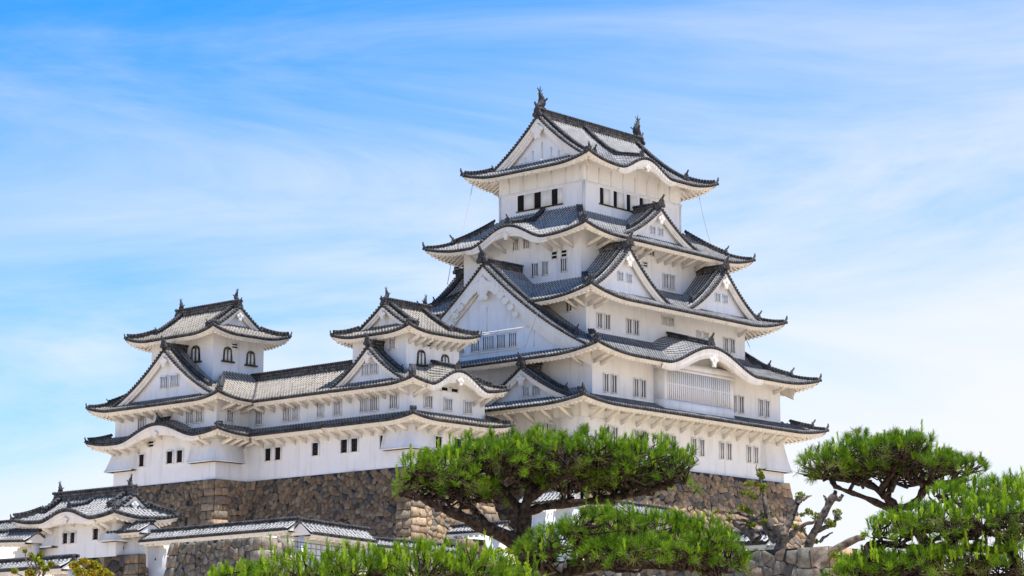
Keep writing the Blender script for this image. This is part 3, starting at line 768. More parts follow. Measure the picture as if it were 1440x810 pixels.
# ridges and pendants of the curved (karahafu) eaves
def karahafu(rf, side, ac, hw, H, bs, depth, parent, s=1.0, pend=1.0, d0=.35):
    v = vdir(side)
    pts = []
    for d in np.linspace(d0, depth, 6):
        x, y = rf.pos(side, ac, d); pts.append((float(x), float(y), float(rf.z(side, ac, d))+.06))
    ridge_part(parent, pts, .3*s, .3*s)
    place(ONI, 'ridge_end_tile', parent, pts[0], math.atan2(v[1], v[0]), .95*s)
    # heavy curved barge board below the bump
    b = MB(); A = np.linspace(ac-hw*1.12, ac+hw*1.12, 50); z = rf.z(side, A, 0*A); q = rf.bumpq(side, A)
    def strip(o0, z0, o1, z1):
        x0, y0 = rf.pos(side, A, o0+0*A); x1, y1 = rf.pos(side, A, o1+0*A); b.grid(np.stack([x0, x1]), np.stack([y0, y1]), np.stack([z0, z1]))
    f = (.34+.30*np.clip(q*2.2, 0, 1))*s
    strip(.0, z-.12, .0, z-.12-f*.55); strip(.0, z-.12-f*.55, .10, z-.12-f*.55); strip(.09, z-.12-f*.55, .09, z-.12-f); strip(.09, z-.12-f, .24, z-.14-f); strip(.24, z-.14-f, .24, z-.3)
    b.build('barge_board', M_TRIM, parent)
    p = MB(); x0 = {'L': rf.X0, 'R': rf.X1, 'F': rf.Y0, 'B': rf.Y1}[side]; wf = wframe(side, x0)
    gegyo(p, lambda a, o, z_: wf(a, o-.05, z_), ac, float(rf.z(side, ac, 0))-.12-.5*s, .55*pend); p.build('pendant', M_TRIM, parent)
for sd_ in 'FB': karahafu(r2, sd_, 146.6, 5.9, 1.75, .28, 4.5, rf2, 1.15, 1.5)
for sd_ in 'FB': karahafu(r5, sd_, 145.8, 3.3, 1.2, .22, 6.6, rf5, .9, .9, d0=.7)
for sd_ in 'LR': karahafu(r4, sd_, 122.0, 3.9, 1.35, .22, 4.5, rf4, .9, 1.0)

# windows of the keep
for a0, a1 in ((136.3, 136.75), (137.23, 137.75), (139.89, 140.36), (140.85, 141.35), (143.58, 144.1), (144.52, 145.01), (147.22, 147.67), (148.18, 148.7), (150.88, 151.34), (151.85, 152.35), (154.58, 155.05), (155.55, 156.02)):
    window(keep, 'F', K1[2], a0, a1, 21.65, 22.96, 1)
for a0, a1 in ((116.06, 116.76), (115.2, 115.79), (119.6, 120.3), (120.7, 121.4)): window(keep, 'L', K1[0], a0, a1, 21.68, 23.15, 2)
for a0, a1 in ((135.8, 136.28), (136.73, 137.27), (139.46, 139.93), (140.3, 140.84), (152.3, 152.7), (153.11, 153.67), (155.89, 156.35), (156.74, 157.22)):
    window(keep, 'F', K2[2], a0, a1, 25.55, 26.9, 1)
for a0, a1 in ((137.65, 138.16), (138.6, 139.14), (141.29, 141.81), (142.2, 142.72), (154.07, 154.56), (154.97, 155.5)):
    window(keep, 'F', K3[2], a0, a1, 30.95, 32.08, 1)
for a0, a1 in ((145.84, 146.35), (146.65, 147.25)): window(keep, 'F', K3[2], a0, a1, 32.2, 32.85, 2)
for a0, a1 in ((150.42, 150.91), (151.33, 151.9)): window(keep, 'F', K3[2], a0, a1, 31.7, 32.2, 2)
window(keep, 'L', K3[0], 115.6, 116.17, 32.25, 32.98, 1)
for a0, a1 in ((120.44, 121.1), (119.4, 119.98), (117.42, 118.03)): window(keep, 'L', K4[0], a0, a1, 35.84, 36.88, 2, dark=M_BLACK)
for a0, a1, z0, z1 in ((118.43, 119.03, 36.98, 37.6), (117.4, 118.04, 37.02, 37.6)): vent(keep, 'L', K4[0], a0, a1, z0, z1)
for a0, a1 in ((122.58, 123.11), (121.39, 121.98)): window(keep, 'L', K4[0], a0, a1, 38.25, 39.1, 2, dark=M_BLACK)
for a0, a1 in ((148.29, 148.93), (149.14, 149.77)): window(keep, 'F', K4[2], a0, a1, 35.74, 36.92, 2)
for a0, a1 in ((145.65, 146.28), (144.6, 145.1)): vent(keep, 'F', K4[2], a0, a1, 37.14, 37.56)
window(keep, 'F', K4[2], 145.91, 147.11, 38.2, 38.62, 3, dark=M_BLACK)
# top storey: mouldings, shutters and openings
mo = MB()
for sd_, pl, a0, a1 in (('L', K5[0], K5[2], K5[3]), ('R', K5[1], K5[2], K5[3]), ('F', K5[2], K5[0], K5[1]), ('B', K5[3], K5[0], K5[1])):
    wf = wframe(sd_, pl)
    wbox(mo, wf, a0-.05, a1+.05, 0, .05, 43.55, 43.72)
    for a in np.arange(a0+.35, a1, 1.55): wbox(mo, wf, a-.07, a+.07, 0, .04, 43.74, 45.0)
    for a in (a0, a1-.16): wbox(mo, wf, a, a+.16, 0.002, .052, 40.8, 43.55)
mo.build('moulding', M_PL, keep)
def top_opening(sd_, pl, a0, a1):
    wf = wframe(sd_, pl); m = MB(); wbox(m, wf, a0, a1, -.02, .015, 42.12, 43.42)
    o = m.build('window', M_BLACK, keep)
for d0, d1 in ((124.16, 124.84), (122.30, 123.0), (120.50, 121.12)): top_opening('L', K5[0], d0, d1)
for d0, d1 in ((142.35, 142.76), (144.1, 144.5), (145.8, 146.22), (147.5, 147.92), (149.2, 149.6)): top_opening('F', K5[2], d0, d1)
for sd_, pl, lst, s0, s1 in (('L', K5[0], ((123.03, 124.1), (121.2, 122.25), (119.95, 120.45)), 119.9, 124.95), ('F', K5[2], ((142.8, 143.6), (144.55, 145.4), (146.27, 147.1), (147.97, 148.8), (149.65, 150.4)), 142.2, 150.5)):
    wf = wframe(sd_, pl)
    for a0, a1 in lst:
        m = MB(); wbox(m, wf, a0, a1, 0, .07, 42.12, 43.42); m.build('shutter', M_SHUT, keep)
    m = MB(); wbox(m, wf, s0, s1, 0, .12, 42.0, 42.10); m.build('window_sill', M_LAQ, keep)
# lattice bay window under the big curved eave
wf = wframe('F', K2[2]); bay = MB()
a0, a1, o1 = 141.95, 151.0, 1.05
wbox(bay, wf, a0, a1, 0, o1, 24.75, 25.55); wbox(bay, wf, a0, a1, 0, o1, 28.0, 28.6)
wbox(bay, wf, a0, a0+.35, 0, o1, 25.55, 28.0); wbox(bay, wf, a1-.35, a1, 0, o1, 25.55, 28.0)
wbox(bay, wf, a0-.1, a1+.1, o1-.02, o1+.06, 27.86, 28.05); wbox(bay, wf, a0-.08, a1+.08, o1-.02, o1+.05, 24.70, 24.84)
b_ = bay.build('bay_window', M_PL, keep)
m = MB(); wbox(m, wf, a0+.35, a1-.35, o1-.40, o1-.34, 25.5, 28.0); m.build('inner_board', M_SHUT, b_)
m = MB()
for a in np.arange(a0+.5, a1-.4, .262): wbox(m, wf, a-.06, a+.06, o1-.12, o1, 25.5, 28.05)
wbox(m, wf, a0+.35, a1-.35, o1-.09, o1-.03, 26.75, 26.87); m.build('lattice', M_PL, b_)
# brackets and chutes
struts(keep, r1, 'F', K1[2], np.arange(134.6, 159.6, 1.86), K1[2]-r1.Y0, .85, beam=True, reach=.62)
struts(keep, r1, 'L', K1[0], (113.3, 115.2, 117.1, 119.0, 120.9, 123.0, 125, 127), K1[0]-r1.X0, .85, beam=True, reach=.62)
struts(keep, r4, 'F', K4[2], (138.6, 139.9, 141.2, 142.5, 144, 145.2, 147.6, 148.6, 149.6, 150.9, 152.6, 154.2), K4[2]-r4.Y0, .6, w=.14, reach=.7)
struts(keep, r4, 'L', K4[0], (116.8, 117.9, 119.0, 120.5, 121.6, 122.8, 124.0, 125.5, 127), K4[0]-r4.X0, .6, w=.14, reach=.7)
for rr, K in ((r2, K2), (r3, K3)):
    for sd_, pl, aa in (('F', K[2], (K[0]+.15, K[0]+1.0, K[1]-.9)), ('L', K[0], (K[2]+.15, K[2]+1.0))): struts(keep, rr, sd_, pl, aa, (K[2]-rr.Y0) if sd_ == 'F' else (K[0]-rr.X0), .55, w=.14, reach=.6)
flare(keep, K1, 'LF', 3.1, 2.9, 23.5, 21.25, .48); flare(keep, K1, 'RF', 3, 3.2, 23.5, 21.25, .5)

# ---------------------------------------------------------------- the west small keep and its connecting turret
def inset(r, e=.014): return (r[0]+e, r[1]-e, r[2]+e, r[3]-e)
W0 = (119.66, 127.53, 116.72, 124.9); WT = (120.78, 126.41, 118.35, 124.0)
I0 = (116.45, 124.9, 134.3, 146.5); IT = (118.04, 123.3, 136.7, 144.15)
sk = thing('small_keep', (123.6, 120.8, 18.95), 'small white keep with a peaked gable and a curved eave, joined to the great keep', 'castle tower', 'small keeps')
ik = thing('small_keep', (120.7, 140.4, 18.95), 'small white keep at the left end of the long turret, with bell-shaped windows', 'castle tower', 'small keeps')
ct = thing('connecting_turret', (121.5, 129.6, 18.95), 'long low white turret with a tiled ridge roof between the two small keeps', 'turret')
wl1 = Roof(118.3, 128.9, 115.2, 126.4, 22.25, .42, .02, .32, 3.0)
wl2 = Roof(118.45, 128.7, 115.4, 126.3, 24.85, .42, .055, .40, 3.0, [('F', 123.45, 3.1, 1.25, .25)])
wt = Roof(119.75, 127.45, 117.1, 125.3, 28.95, .42, .045, .42, 2.6)
storey(sk, W0, 18.9, wl1, limits={'B': (124.5, 127.53)}); storey(sk, inset(W0), 22.3, wl2, limits={'B': (124.5, 127.53)}); storey(sk, WT, 25.2, wt)
q1 = skirt_roof(sk, wl1, (W0[0]+.02, W0[1]-.02, W0[2]+.02, W0[3]), W0, M_TILEW, sides='LFR', limits={'L': (115.2, 124.7)}, corners=('LF', 'RF'), oni=.8, split=0, raft=.36)
q2 = skirt_roof(sk, wl2, WT, W0, M_TILEW, sides='LFRB', limits={'L': (115.4, 124.2), 'B': (123.5, 128.7)}, corners=('LF', 'RF'), oni=.8, raft=.36)
irimoya(sk, wt, WT, 'x', 1.3, M_TILEW, bh=.38, gs=.6, fish=.55, oni=.7, raft=.36, setin=.45, wallmat=M_PLW, finial=True)
chidori(wl2, 'L', 120.85, 4.1, .75, 2.33, 28.0, 2.85, q2, M_TILEW, bh=.42, gs=.65, onis=.85, setin=.45, wins=[(121.13, 121.8, 25.98, 26.75), (120.2, 120.9, 25.98, 26.75)])
karahafu(wl2, 'F', 123.45, 3.1, 1.25, .25, 2.8, q2, .8, 1.0)
bell_window(sk, 'F', WT[2], 122.3, 26.7, .95, 1.15); bell_window(sk, 'F', WT[2], 124.85, 26.75, .9, 1.05)
vent(sk, 'F', WT[2], 122.85, 123.42, 28.15, 28.55); window(sk, 'L', WT[0], 119.49, 120.07, 27.86, 28.63, 2)
for a0, a1 in ((120.13, 120.87), (121.23, 121.91), (118.09, 118.83), (124.0, 124.66)): window(sk, 'L', W0[0], a0, a1, 23.26, 24.27, 3, bw=.06)
for a0, a1 in ((120.99, 121.74), (123.11, 123.84), (125.24, 125.98)): window(sk, 'F', W0[2], a0, a1, 23.32, 24.16, 3, bw=.06)
for a0, a1 in ((122.7, 123.4), (123.75, 124.5)): window(sk, 'F', W0[2], a0, a1, 24.72, 24.98, 0, dark=M_BLACK)
for a0, a1 in ((122.14, 122.82), (123.22, 123.91), (119.34, 119.81)): window(sk, 'L', W0[0], a0, a1, 20.37, 21.36, 2, dark=M_BLACK, cross=True, bw=.04)
for a0, a1 in ((122.1, 122.77), (124.25, 124.88)): window(sk, 'F', W0[2], a0, a1, 20.41, 21.3, 2, dark=M_BLACK, cross=True, bw=.04)
struts(sk, wl1, 'L', W0[0], np.arange(117.0, 124.6, 1.2), 1.36, .42, w=.11); struts(sk, wl1, 'F', W0[2], np.arange(120.1, 127.6, 1.22), 1.52, .42, w=.11)
struts(sk, wl2, 'L', W0[0], np.arange(117.0, 124.6, 1.2), 1.2, .36, w=.11); struts(sk, wl2, 'F', W0[2], (119.9, 121.0, 126.2, 127.1), 1.3, .55, w=.13)
struts(sk, wt, 'F', WT[2], np.arange(121.0, 126.6, .75), 1.25, .45, w=.11)
flare(sk, W0, 'LF', 2.7, 2.1, 22.0, 20.3, .45)

# connecting turret: same eave lines, valley against the end keep
cl1 = Roof(118.3, 126.4, 110, 150, 22.25, .42, .02, 0, 1)
cl2 = Roof(118.45, 125.95, 110, 150, 24.85, .42, .055, 0, 1)
YV = 132.5
C0 = (119.66, 124.7, 124.9, 134.4)
for q_ in 'LR': storey(ct, C0, 18.9, cl1, sides=q_); storey(ct, inset(C0), 22.3, cl2, sides=q_)
mb = MB()
for sd_ in 'LR':
    tile_grid(mb, lambda A, D, sd_=sd_: (*cl2.pos(sd_, A, D), cl2.z(sd_, A, D)), 124.2, 137.2, lambda A: np.clip(A-YV, 0, None), lambda A: np.full_like(A, 3.75))
cr_ = mb.build('roof', M_TILEW, ct); eave_parts(cl2, 'L', 124.2, YV, 1.22, cr_, (M_TILEW, M_DARK, M_TRIM), raft=.36); eave_parts(cl2, 'R', 124.2, YV, 1.22, cr_, (M_TILEW, M_DARK, M_TRIM), raft=.36)
zr = cl2.ze+cl2.P(3.75); ridge_part(cr_, [(122.2, 123.8, zr+.05), (122.2, 137, zr+.05)], .34, .42)
ridge_part(cr_, [(118.5+t, YV+t, cl2.ze+cl2.P(t)+.0) for t in np.linspace(.1, 3.7, 6)], .2, .05, False)
mb = MB()
for sd_ in 'L': tile_grid(mb, lambda A, D, sd_=sd_: (*cl1.pos(sd_, A, D), cl1.z(sd_, A, D)), 124.7, 134.3, lambda A: np.clip(A-YV, 0, None), lambda A: np.full_like(A, 1.36))
cr1 = mb.build('roof', M_TILEW, ct); eave_parts(cl1, 'L', 124.7, YV, 1.38, cr1, (M_TILEW, M_DARK, M_TRIM), raft=.36)
for a0, a1 in ((132.62, 133.38), (129.56, 130.25), (128.59, 129.2), (125.9, 126.5)): window(ct, 'L', C0[0], a0, a1, 23.26, 24.3, 3, bw=.06)
for a0, a1 in ((131.55, 132.2), (130.45, 131.09)): window(ct, 'L', C0[0], a0, a1, 20.36, 21.32, 0, dark=M_BLACK)
window(ct, 'L', C0[0], 126.32, 126.99, 20.39, 21.35, 2, dark=M_BLACK, cross=True, bw=.04)
struts(ct, cl1, 'L', C0[0], np.arange(125.3, 133.4, 1.2), 1.36, .42, w=.11); struts(ct, cl2, 'L', C0[0], np.arange(125.3, 133.4, 1.2), 1.2, .36, w=.11)

# end keep (left)
il1 = Roof(115.0, 126.3, YV, 148.3, 22.25, .42, .02, .35, 3.0, [('L', 139.8, 4.6, 1.15, .25)])
il2 = Roof(115.0, 126.3, YV, 148.3, 24.90, .42, .055, .45, 3.0)
it = Roof(116.6, 124.7, 135.1, 145.75, 30.40, .44, .05, .50, 2.8)
storey(ik, I0, 18.9, il1); storey(ik, inset(I0), 22.3, il2); storey(ik, IT, 25.6, it)
vf = lambda A: np.clip(A-118.45, 0, None); vf1 = lambda A: np.clip(A-118.3, 0, None)
p1 = skirt_roof(ik, il1, (I0[0]+.02, I0[1]-.02, I0[2]+.02, I0[3]-.02), I0, M_TILEW, limits={'F': (115.0, 120.1)}, valley={'F': vf1}, corners=('LF', 'LB', 'RB'), oni=.8, split=0, raft=.36)
p2 = skirt_roof(ik, il2, IT, I0, M_TILEW, limits={'F': (115.0, 123.0)}, valley={'F': vf}, corners=('LF', 'LB', 'RB'), oni=.8, raft=.36)
irimoya(ik, it, IT, 'y', 1.5, M_TILEW, bh=.42, gs=.6, fish=.6, oni=.75, raft=.36, setin=.45, wallmat=M_PL)
chidori(il2, 'L', 139.9, 6.3, .75, 3.0, 29.35, 4.1, p2, M_TILEW, bh=.5, gs=.75, onis=.9, setin=.5, wins=[(139.9, 140.7, 26.4, 27.28), (138.6, 139.5, 26.4, 27.28)])
karahafu(il1, 'L', 139.8, 4.6, 1.15, .25, 1.3, p1, .8, .9)
bell_window(ik, 'L', IT[0], 138.75, 28.5, 1.15, 1.3); bell_window(ik, 'F', IT[2], 119.5, 28.5, .95, 1.15); bell_window(ik, 'F', IT[2], 121.9, 28.45, .95, 1.15)
vent(ik, 'F', IT[2], 119.9, 120.55, 29.6, 30.0); vent(ik, 'F', IT[2], 120.0, 120.62, 26.96, 27.45)
for a0, a1 in ((142.77, 143.55), (136.95, 137.77), (135.84, 136.58)): window(ik, 'L', I0[0], a0, a1, 23.4, 24.42, 3, bw=.06)
window(ik, 'F', I0[2], 117.45, 118.05, 23.37, 24.3, 2, bw=.06)
for a0, a1 in ((142.69, 143.3), (139.25, 139.96), (138.08, 138.77)): window(ik, 'L', I0[0], a0, a1, 20.45, 21.4, 0, dark=M_BLACK)
vent(ik, 'L', I0[0], 141.56, 142.3, 21.9, 22.4)
struts(ik, il1, 'L', I0[0], (134.8, 135.7, 136.6, 137.6, 139.3, 140.7, 142.2, 143.4, 144.5, 145.6, 146.3), 1.45, .42, w=.11)
struts(ik, il1, 'F', I0[2], (116.8, 117.6, 118.4, 119.2), 1.8, .42, w=.11)
struts(ik, il2, 'L', I0[0], np.arange(134.7, 146.5, 1.2), 1.45, .38, w=.11); struts(ik, il2, 'F', I0[2], (116.9, 117.9, 118.9), 1.8, .4, w=.11)
flare(ik, I0, 'LF', 2.8, 2.6, 22.0, 20.35, .48); flare(ik, I0, 'LB', 2.8, 2.6, 22.0, 20.3, .52)
# ---------------------------------------------------------------- ground
def sstep(x): x = np.clip(x, 0, 1); return x*x*(3-2*x)
def ground_z(X, Y):
    z = 6.4*sstep((X-67.8)/2.5)*sstep((Y-46.2)/2.5)
    z += 3.0*sstep((X-86)/8)*sstep((Y-60)/10)
    z += 2.2*sstep((X-103)/10)*sstep((Y-84)/12)
    far = 1-sstep((np.hypot(X-130, Y-115)-75)/90)
    return z*far-.02
gx = np.unique(np.r_[np.linspace(-2500, -60, 14), np.linspace(-60, 62, 40), np.linspace(62, 125, 90), np.linspace(125, 320, 50), np.linspace(320, 3000, 14)])
gy = np.unique(np.r_[np.linspace(-2500, -60, 14), np.linspace(-60, 42, 34), np.linspace(42, 125, 100), np.linspace(125, 320, 50), np.linspace(320, 3000, 14)])
GX, GY = np.meshgrid(gx, gy); g = MB(); g.grid(GX, GY, ground_z(GX, GY)); go = g.build('ground', M_GROUND, smooth=True); go['kind'] = 'structure'

# ---------------------------------------------------------------- dry stone walls
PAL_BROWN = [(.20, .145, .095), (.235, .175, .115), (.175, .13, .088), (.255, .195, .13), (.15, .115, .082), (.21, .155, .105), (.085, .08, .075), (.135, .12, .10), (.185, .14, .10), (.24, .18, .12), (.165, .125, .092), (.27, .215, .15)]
PAL_WARM = [(.34, .24, .15), (.39, .285, .185), (.29, .21, .14), (.36, .265, .175), (.25, .19, .135), (.15, .135, .12), (.32, .22, .14), (.21, .17, .135)]  # brighter stones; on sun-facing sides the sunlight is put into this colour
PAL_GREY = [(.165, .155, .13), (.21, .195, .16), (.14, .13, .11), (.24, .22, .18), (.21, .18, .14), (.13, .12, .105), (.235, .19, .14), (.19, .175, .14)]
def vor_cells(W, H, s, jit=.46, seed=0):
    r = np.random.default_rng(seed)
    nx, ny = max(1, int(W/(s*1.15))), max(1, int(H/s)); dx, dy = W/nx, H/ny
    P = {}
    for j in range(-2, ny+2):
        for i in range(-2, nx+2):
            P[i, j] = ((i+.5+(.5 if j % 2 else 0)*.6+r.uniform(-jit, jit))*dx, (j+.5+r.uniform(-jit, jit))*dy)
    for kk in list(P):
        if r.random() < .24: del P[kk]
    out = []
    for j in range(ny):
        for i in range(-1, nx+1):
            if (i, j) not in P: continue
            p = P[i, j]; poly = [(p[0]-3*s, p[1]-3*s), (p[0]+3*s, p[1]-3*s), (p[0]+3*s, p[1]+3*s), (p[0]-3*s, p[1]+3*s)]
            def cut(poly, nx_, ny_, c):
                res = []
                for k in range(len(poly)):
                    a, b = poly[k], poly[(k+1) % len(poly)]; da = a[0]*nx_+a[1]*ny_-c; db = b[0]*nx_+b[1]*ny_-c
                    if da <= 0: res.append(a)
                    if (da < 0 < db) or (db < 0 < da):
                        t = da/(da-db); res.append((a[0]+(b[0]-a[0])*t, a[1]+(b[1]-a[1])*t))
                return res
            for dj in (-2, -1, 0, 1, 2):
                for di in (-2, -1, 0, 1, 2):
                    if (di or dj) and (i+di, j+dj) in P and len(poly) > 2:
                        q = P[i+di, j+dj]; nx_, ny_ = q[0]-p[0], q[1]-p[1]
                        poly = cut(poly, nx_, ny_, ((q[0]**2+q[1]**2)-(p[0]**2+p[1]**2))/2)
            for (a, b, c) in ((-1, 0, 0), (1, 0, W), (0, -1, 0), (0, 1, H)):
                if len(poly) > 2: poly = cut(poly, a, b, c)
            if len(poly) > 2: out.append(poly)
    return out
def stones_on(mb, cells, pos, pal, seed=0, gap=.975, hmin=.01, hmax=.13):
    """pos(u,v,o)->xyz (o outward); every stone a bulging facetted block"""
    r = np.random.default_rng(seed)
    for poly in cells:
        p = np.array(poly); c = p.mean(0); k = len(p)
        area = .5*abs(np.dot(p[:, 0], np.roll(p[:, 1], 1))-np.dot(p[:, 1], np.roll(p[:, 0], 1)))
        if area < .008: continue
        h = r.uniform(hmin, hmax)*min(1, math.sqrt(area)/.5); tl = r.uniform(-.16, .16, 2)
        o0 = c+(p-c)*gap; o1 = c+(p-c)*gap*.98; o2 = c+(p-c)*.87
        def P_(q, hh): return np.stack(pos(q[:, 0], q[:, 1], hh+(q-c) @ tl), -1)
        V = np.concatenate([P_(o0, -.06), P_(o1, h*.62), P_(o2, h*(1+r.uniform(-.1, .15, k))), P_(c[None], h*1.08)])
        col = np.array(pal[r.integers(len(pal))])*r.uniform(.8, 1.22)
        f = []
        for i in range(k):
            j = (i+1) % k; f += [[i, j, k+j, k+i], [k+i, k+j, 2*k+j, 2*k+i]]
        mb.add(V, f, None, 0, col); mb.n -= 0
        base = mb.n-len(V)
        mb.f.append((np.array([[base+2*k+i, base+2*k+(i+1) % k, base+3*k] for i in range(k)]), 0))
def stone_base(name, rect, zt, zb, b1, b2, sides, label, cat, s=.62, pal=PAL_BROWN, quoin=1.25, seed=1, lit_pals=None, top=True, group=None):
    """battered stone base: offset grows downwards"""
    x0, x1, y0, y1 = rect; H = zt-zb
    off = lambda v: b1*v+b2*v*v
    mb = MB()
    for n_, sd_ in enumerate(sides):
        Wd = (y1-y0) if sd_ in 'LR' else (x1-x0); v_ = vdir(sd_)
        def pos(u, v, o, sd_=sd_, Wd=Wd):
            u = np.asarray(u, float); v = np.asarray(v, float); of = off(v)
            t = u/Wd; a = (-of)+t*(Wd+2*of)
            if sd_ == 'L': return x0-of-o, y0+a, zt-v
            if sd_ == 'R': return x1+of+o, y0+a, zt-v
            if sd_ == 'F': return x0+a, y0-of-o, zt-v
            return x0+a, y1+of+o, zt-v
        pl = (lit_pals or {}).get(sd_, pal)  # sun-facing sides take a lighter palette that imitates sunlight
        # dark backing
        U, V = np.meshgrid(np.linspace(0, Wd, 12), np.linspace(0, H, 12)); X, Y, Z = pos(U, V, -.0+0*U)
        k0 = mb.n; mb.grid(X, Y, Z); mb.c[-1] = np.full((mb.n-k0, 3), .035)
        q = quoin; cells = vor_cells(Wd-2*q, H, s, seed=seed*10+n_)
        cells = [[(u+q, v) for u, v in c] for c in cells]
        stones_on(mb, cells, pos, pl, seed*7+n_)
        rr = random.Random(seed*31+n_); v = 0; k = n_ % 2; qs = []
        while v < H-.05:
            hh = min(rr.uniform(.5, .75), H-v)
            for e in (0, 1):
                if k % 2: parts = [(0, q*1.0)]
                else: parts = [(0, q*.55), (q*.55, q*1.0)]
                for a, b in parts:
                    u0, u1 = (a, b) if e == 0 else (Wd-b, Wd-a)
                    qs.append([(u0+.0, v+.0), (u1, v+rr.uniform(-.03, .03)), (u1, v+hh), (u0, v+hh)])
            v += hh; k += 1
        stones_on(mb, qs, pos, [tuple(np.array(c)*1.12) for c in pl if sum(c) > .45], seed*3+n_, gap=.97, hmin=.10, hmax=.16)
    if top:
        k0 = mb.n; mb.add([(x0, y0, zt-.02), (x1, y0, zt-.02), (x1, y1, zt-.02), (x0, y1, zt-.02)], [[0, 1, 2, 3]]); mb.c[-1] = np.full((4, 3), .22)
    org = ((x0+x1)/2, (y0+y1)/2, zb)
    o = mb.build(name, M_STONE, tint=True, origin=org); tag(o, label, cat, group); return o
stone_base('stone_base', (133.75, 159.95, 112.15, 132.4), 20.28, 8.0, .17, .016, 'LFR', 'tall sloping stone base under the great keep, sunlit brown stones', 'stone base', .42, seed=1, lit_pals={'F': PAL_WARM, 'R': PAL_WARM})
stone_base('stone_base', (119.62, 127.55, 116.68, 134.4), 18.93, 8.0, .13, .022, 'LFR', 'brown stone base under the small gabled keep and the connecting turret', 'stone base', .35, seed=2, lit_pals={'F': PAL_WARM, 'R': PAL_WARM})
stone_base('stone_base', (116.41, 124.9, 134.26, 146.6), 18.93, 8.0, .13, .022, 'LFB', 'dark brown stone base under the left small keep with a corner coloured as sunlit', 'stone base', .35, seed=3, lit_pals={'F': PAL_WARM})
stone_base('stone_wall', (66.86, 74.0, 45.25, 64.0), 7.15, -.5, .12, .01, 'LF', 'grey dry stone retaining wall beneath the pollarded tree at lower right', 'stone wall', .33, PAL_GREY, seed=4, lit_pals={'F': PAL_WARM})
stone_base('stone_wall', (76.6, 78.6, 84.84, 91.6), 9.95, 3.0, .10, .01, 'LF', 'grey stone wall block with a corner coloured as sunlit, in front of the low tiled wall', 'stone wall', .30, PAL_GREY, .7, seed=5, lit_pals={'F': [(.34, .30, .24), (.40, .34, .27), (.28, .25, .21)]})  # pale front palette paints sun onto that face
stone_base('stone_wall', (91.9, 96, 112.9, 123.3), 11.12, 5.0, .08, .01, 'LF', 'rough brown stone footing under the white gatehouse', 'stone wall', .5, seed=6)
q = at_y(655, 757, 100.0); q2 = at_y(722, 762, 100.0)
stone_base('stone_wall', (q[0], q2[0]+1, 100.0, 102.5), float(q[2]), 5.0, .06, .01, 'LF', 'short brown stone wall below the white plaster behind the pine trunk', 'stone wall', .7, PAL_WARM, .6, seed=8)

# ---------------------------------------------------------------- low plaster walls with tiled copings
WG = 'low tiled plaster walls'
def coped_wall(p0, p1, zb, zt, name, label, cat, th=.5, rw=.95, rh=.55, tile=M_TILEN, zt1=None, extra=None, group=None, plm=None):
    group = WG
    p0 = np.array(p0, float)[:2]; p1 = np.array(p1, float)[:2]; zt1 = zt if zt1 is None else zt1
    L = np.linalg.norm(p1-p0); t = (p1-p0)/L; n = np.array([-t[1], t[0]])
    e = thing(name, ((p0[0]+p1[0])/2, (p0[1]+p1[1])/2, zb), label, cat, group)
    zf = lambda a: zt+(zt1-zt)*np.asarray(a, float)/L
    mb = MB(); P8 = []
    for zz in (0, 1):
        for a, o in ((0, -th/2), (L, -th/2), (L, th/2), (0, th/2)): P8.append((*(p0+t*a+n*o), zb if zz == 0 else float(zf(a))))
    mb.hexa(np.array(P8)); mb.build('wall', plm or M_PLW, e)
    r = MB(); dk = MB(); tr = MB()
    for sg in (-1, 1):
        def fn(A, D, sg=sg):
            o = sg*(rw-D); return p0[0]+t[0]*A+n[0]*o, p0[1]+t[1]*A+n[1]*o, zf(A)+.08+rh*(D/rw)*(.85+.15*D/rw)
        tile_grid(r, fn, -.15, L+.15, lambda A: 0*A, lambda A: np.full_like(A, rw))
        k = int(L/TW); A = (np.arange(k)+.5)/k*L; x, y, z = fn(A, -.02+0*A); dk.discs(np.stack([x, y, z+.03], -1), (*(n*sg), 0), .085, .12)
        A = np.array([-.15, L+.15])
        def st(m_, o0, dz0, o1, dz1):
            X = np.stack([p0[0]+t[0]*A+n[0]*sg*o0, p0[0]+t[0]*A+n[0]*sg*o1]); Y = np.stack([p0[1]+t[1]*A+n[1]*sg*o0, p0[1]+t[1]*A+n[1]*sg*o1]); m_.grid(X, Y, np.stack([zf(A)+.08+dz0, zf(A)+.08+dz1]))
        st(dk, rw, .05, rw, -.08); st(dk, rw, -.08, rw-.1, -.09); st(tr, rw-.08, -.09, rw-.08, -.22); st(tr, rw-.08, -.22, th/2, -.20)
        ks = np.arange(.3, L, .5)
        for a in ks:
            P8 = [(*(p0+t*(a+da)+n*sg*o), float(zf(a))+.08+dz) for dz in (-.34, -.2) for da, o in ((-.07, th/2), (.07, th/2), (.07, rw-.14), (-.07, rw-.14))]
            tr.hexa(np.array(P8))
    ro = r.build('roof', tile, e); dk.build('tile_end', M_DARK, ro); tr.build('eave', M_TRIM, ro)
    rd = MB(); ridge(rd, [(*(p0+t*a), float(zf(a))+.05+rh) for a in (-.2, L+.2)], .22, .13); rd.build('ridge', [M_RIDGE, M_DARK], ro)
    # plastered gable ends of the coping
    ge = MB()
    for a in (-.1, L+.1):
        c = p0+t*a; V = [(*(c-n*(rw-.1)), float(zf(a))-.02), (*(c+n*(rw-.1)), float(zf(a))-.02), (*c, float(zf(a))+rh+.02), (*c, float(zf(a))+rh+.02)]
        ge.add(V, [[0, 1, 2]])
    ge.build('gable_end', M_TRIM, ro)
    if extra: extra(e, p0, t, n)
    return e
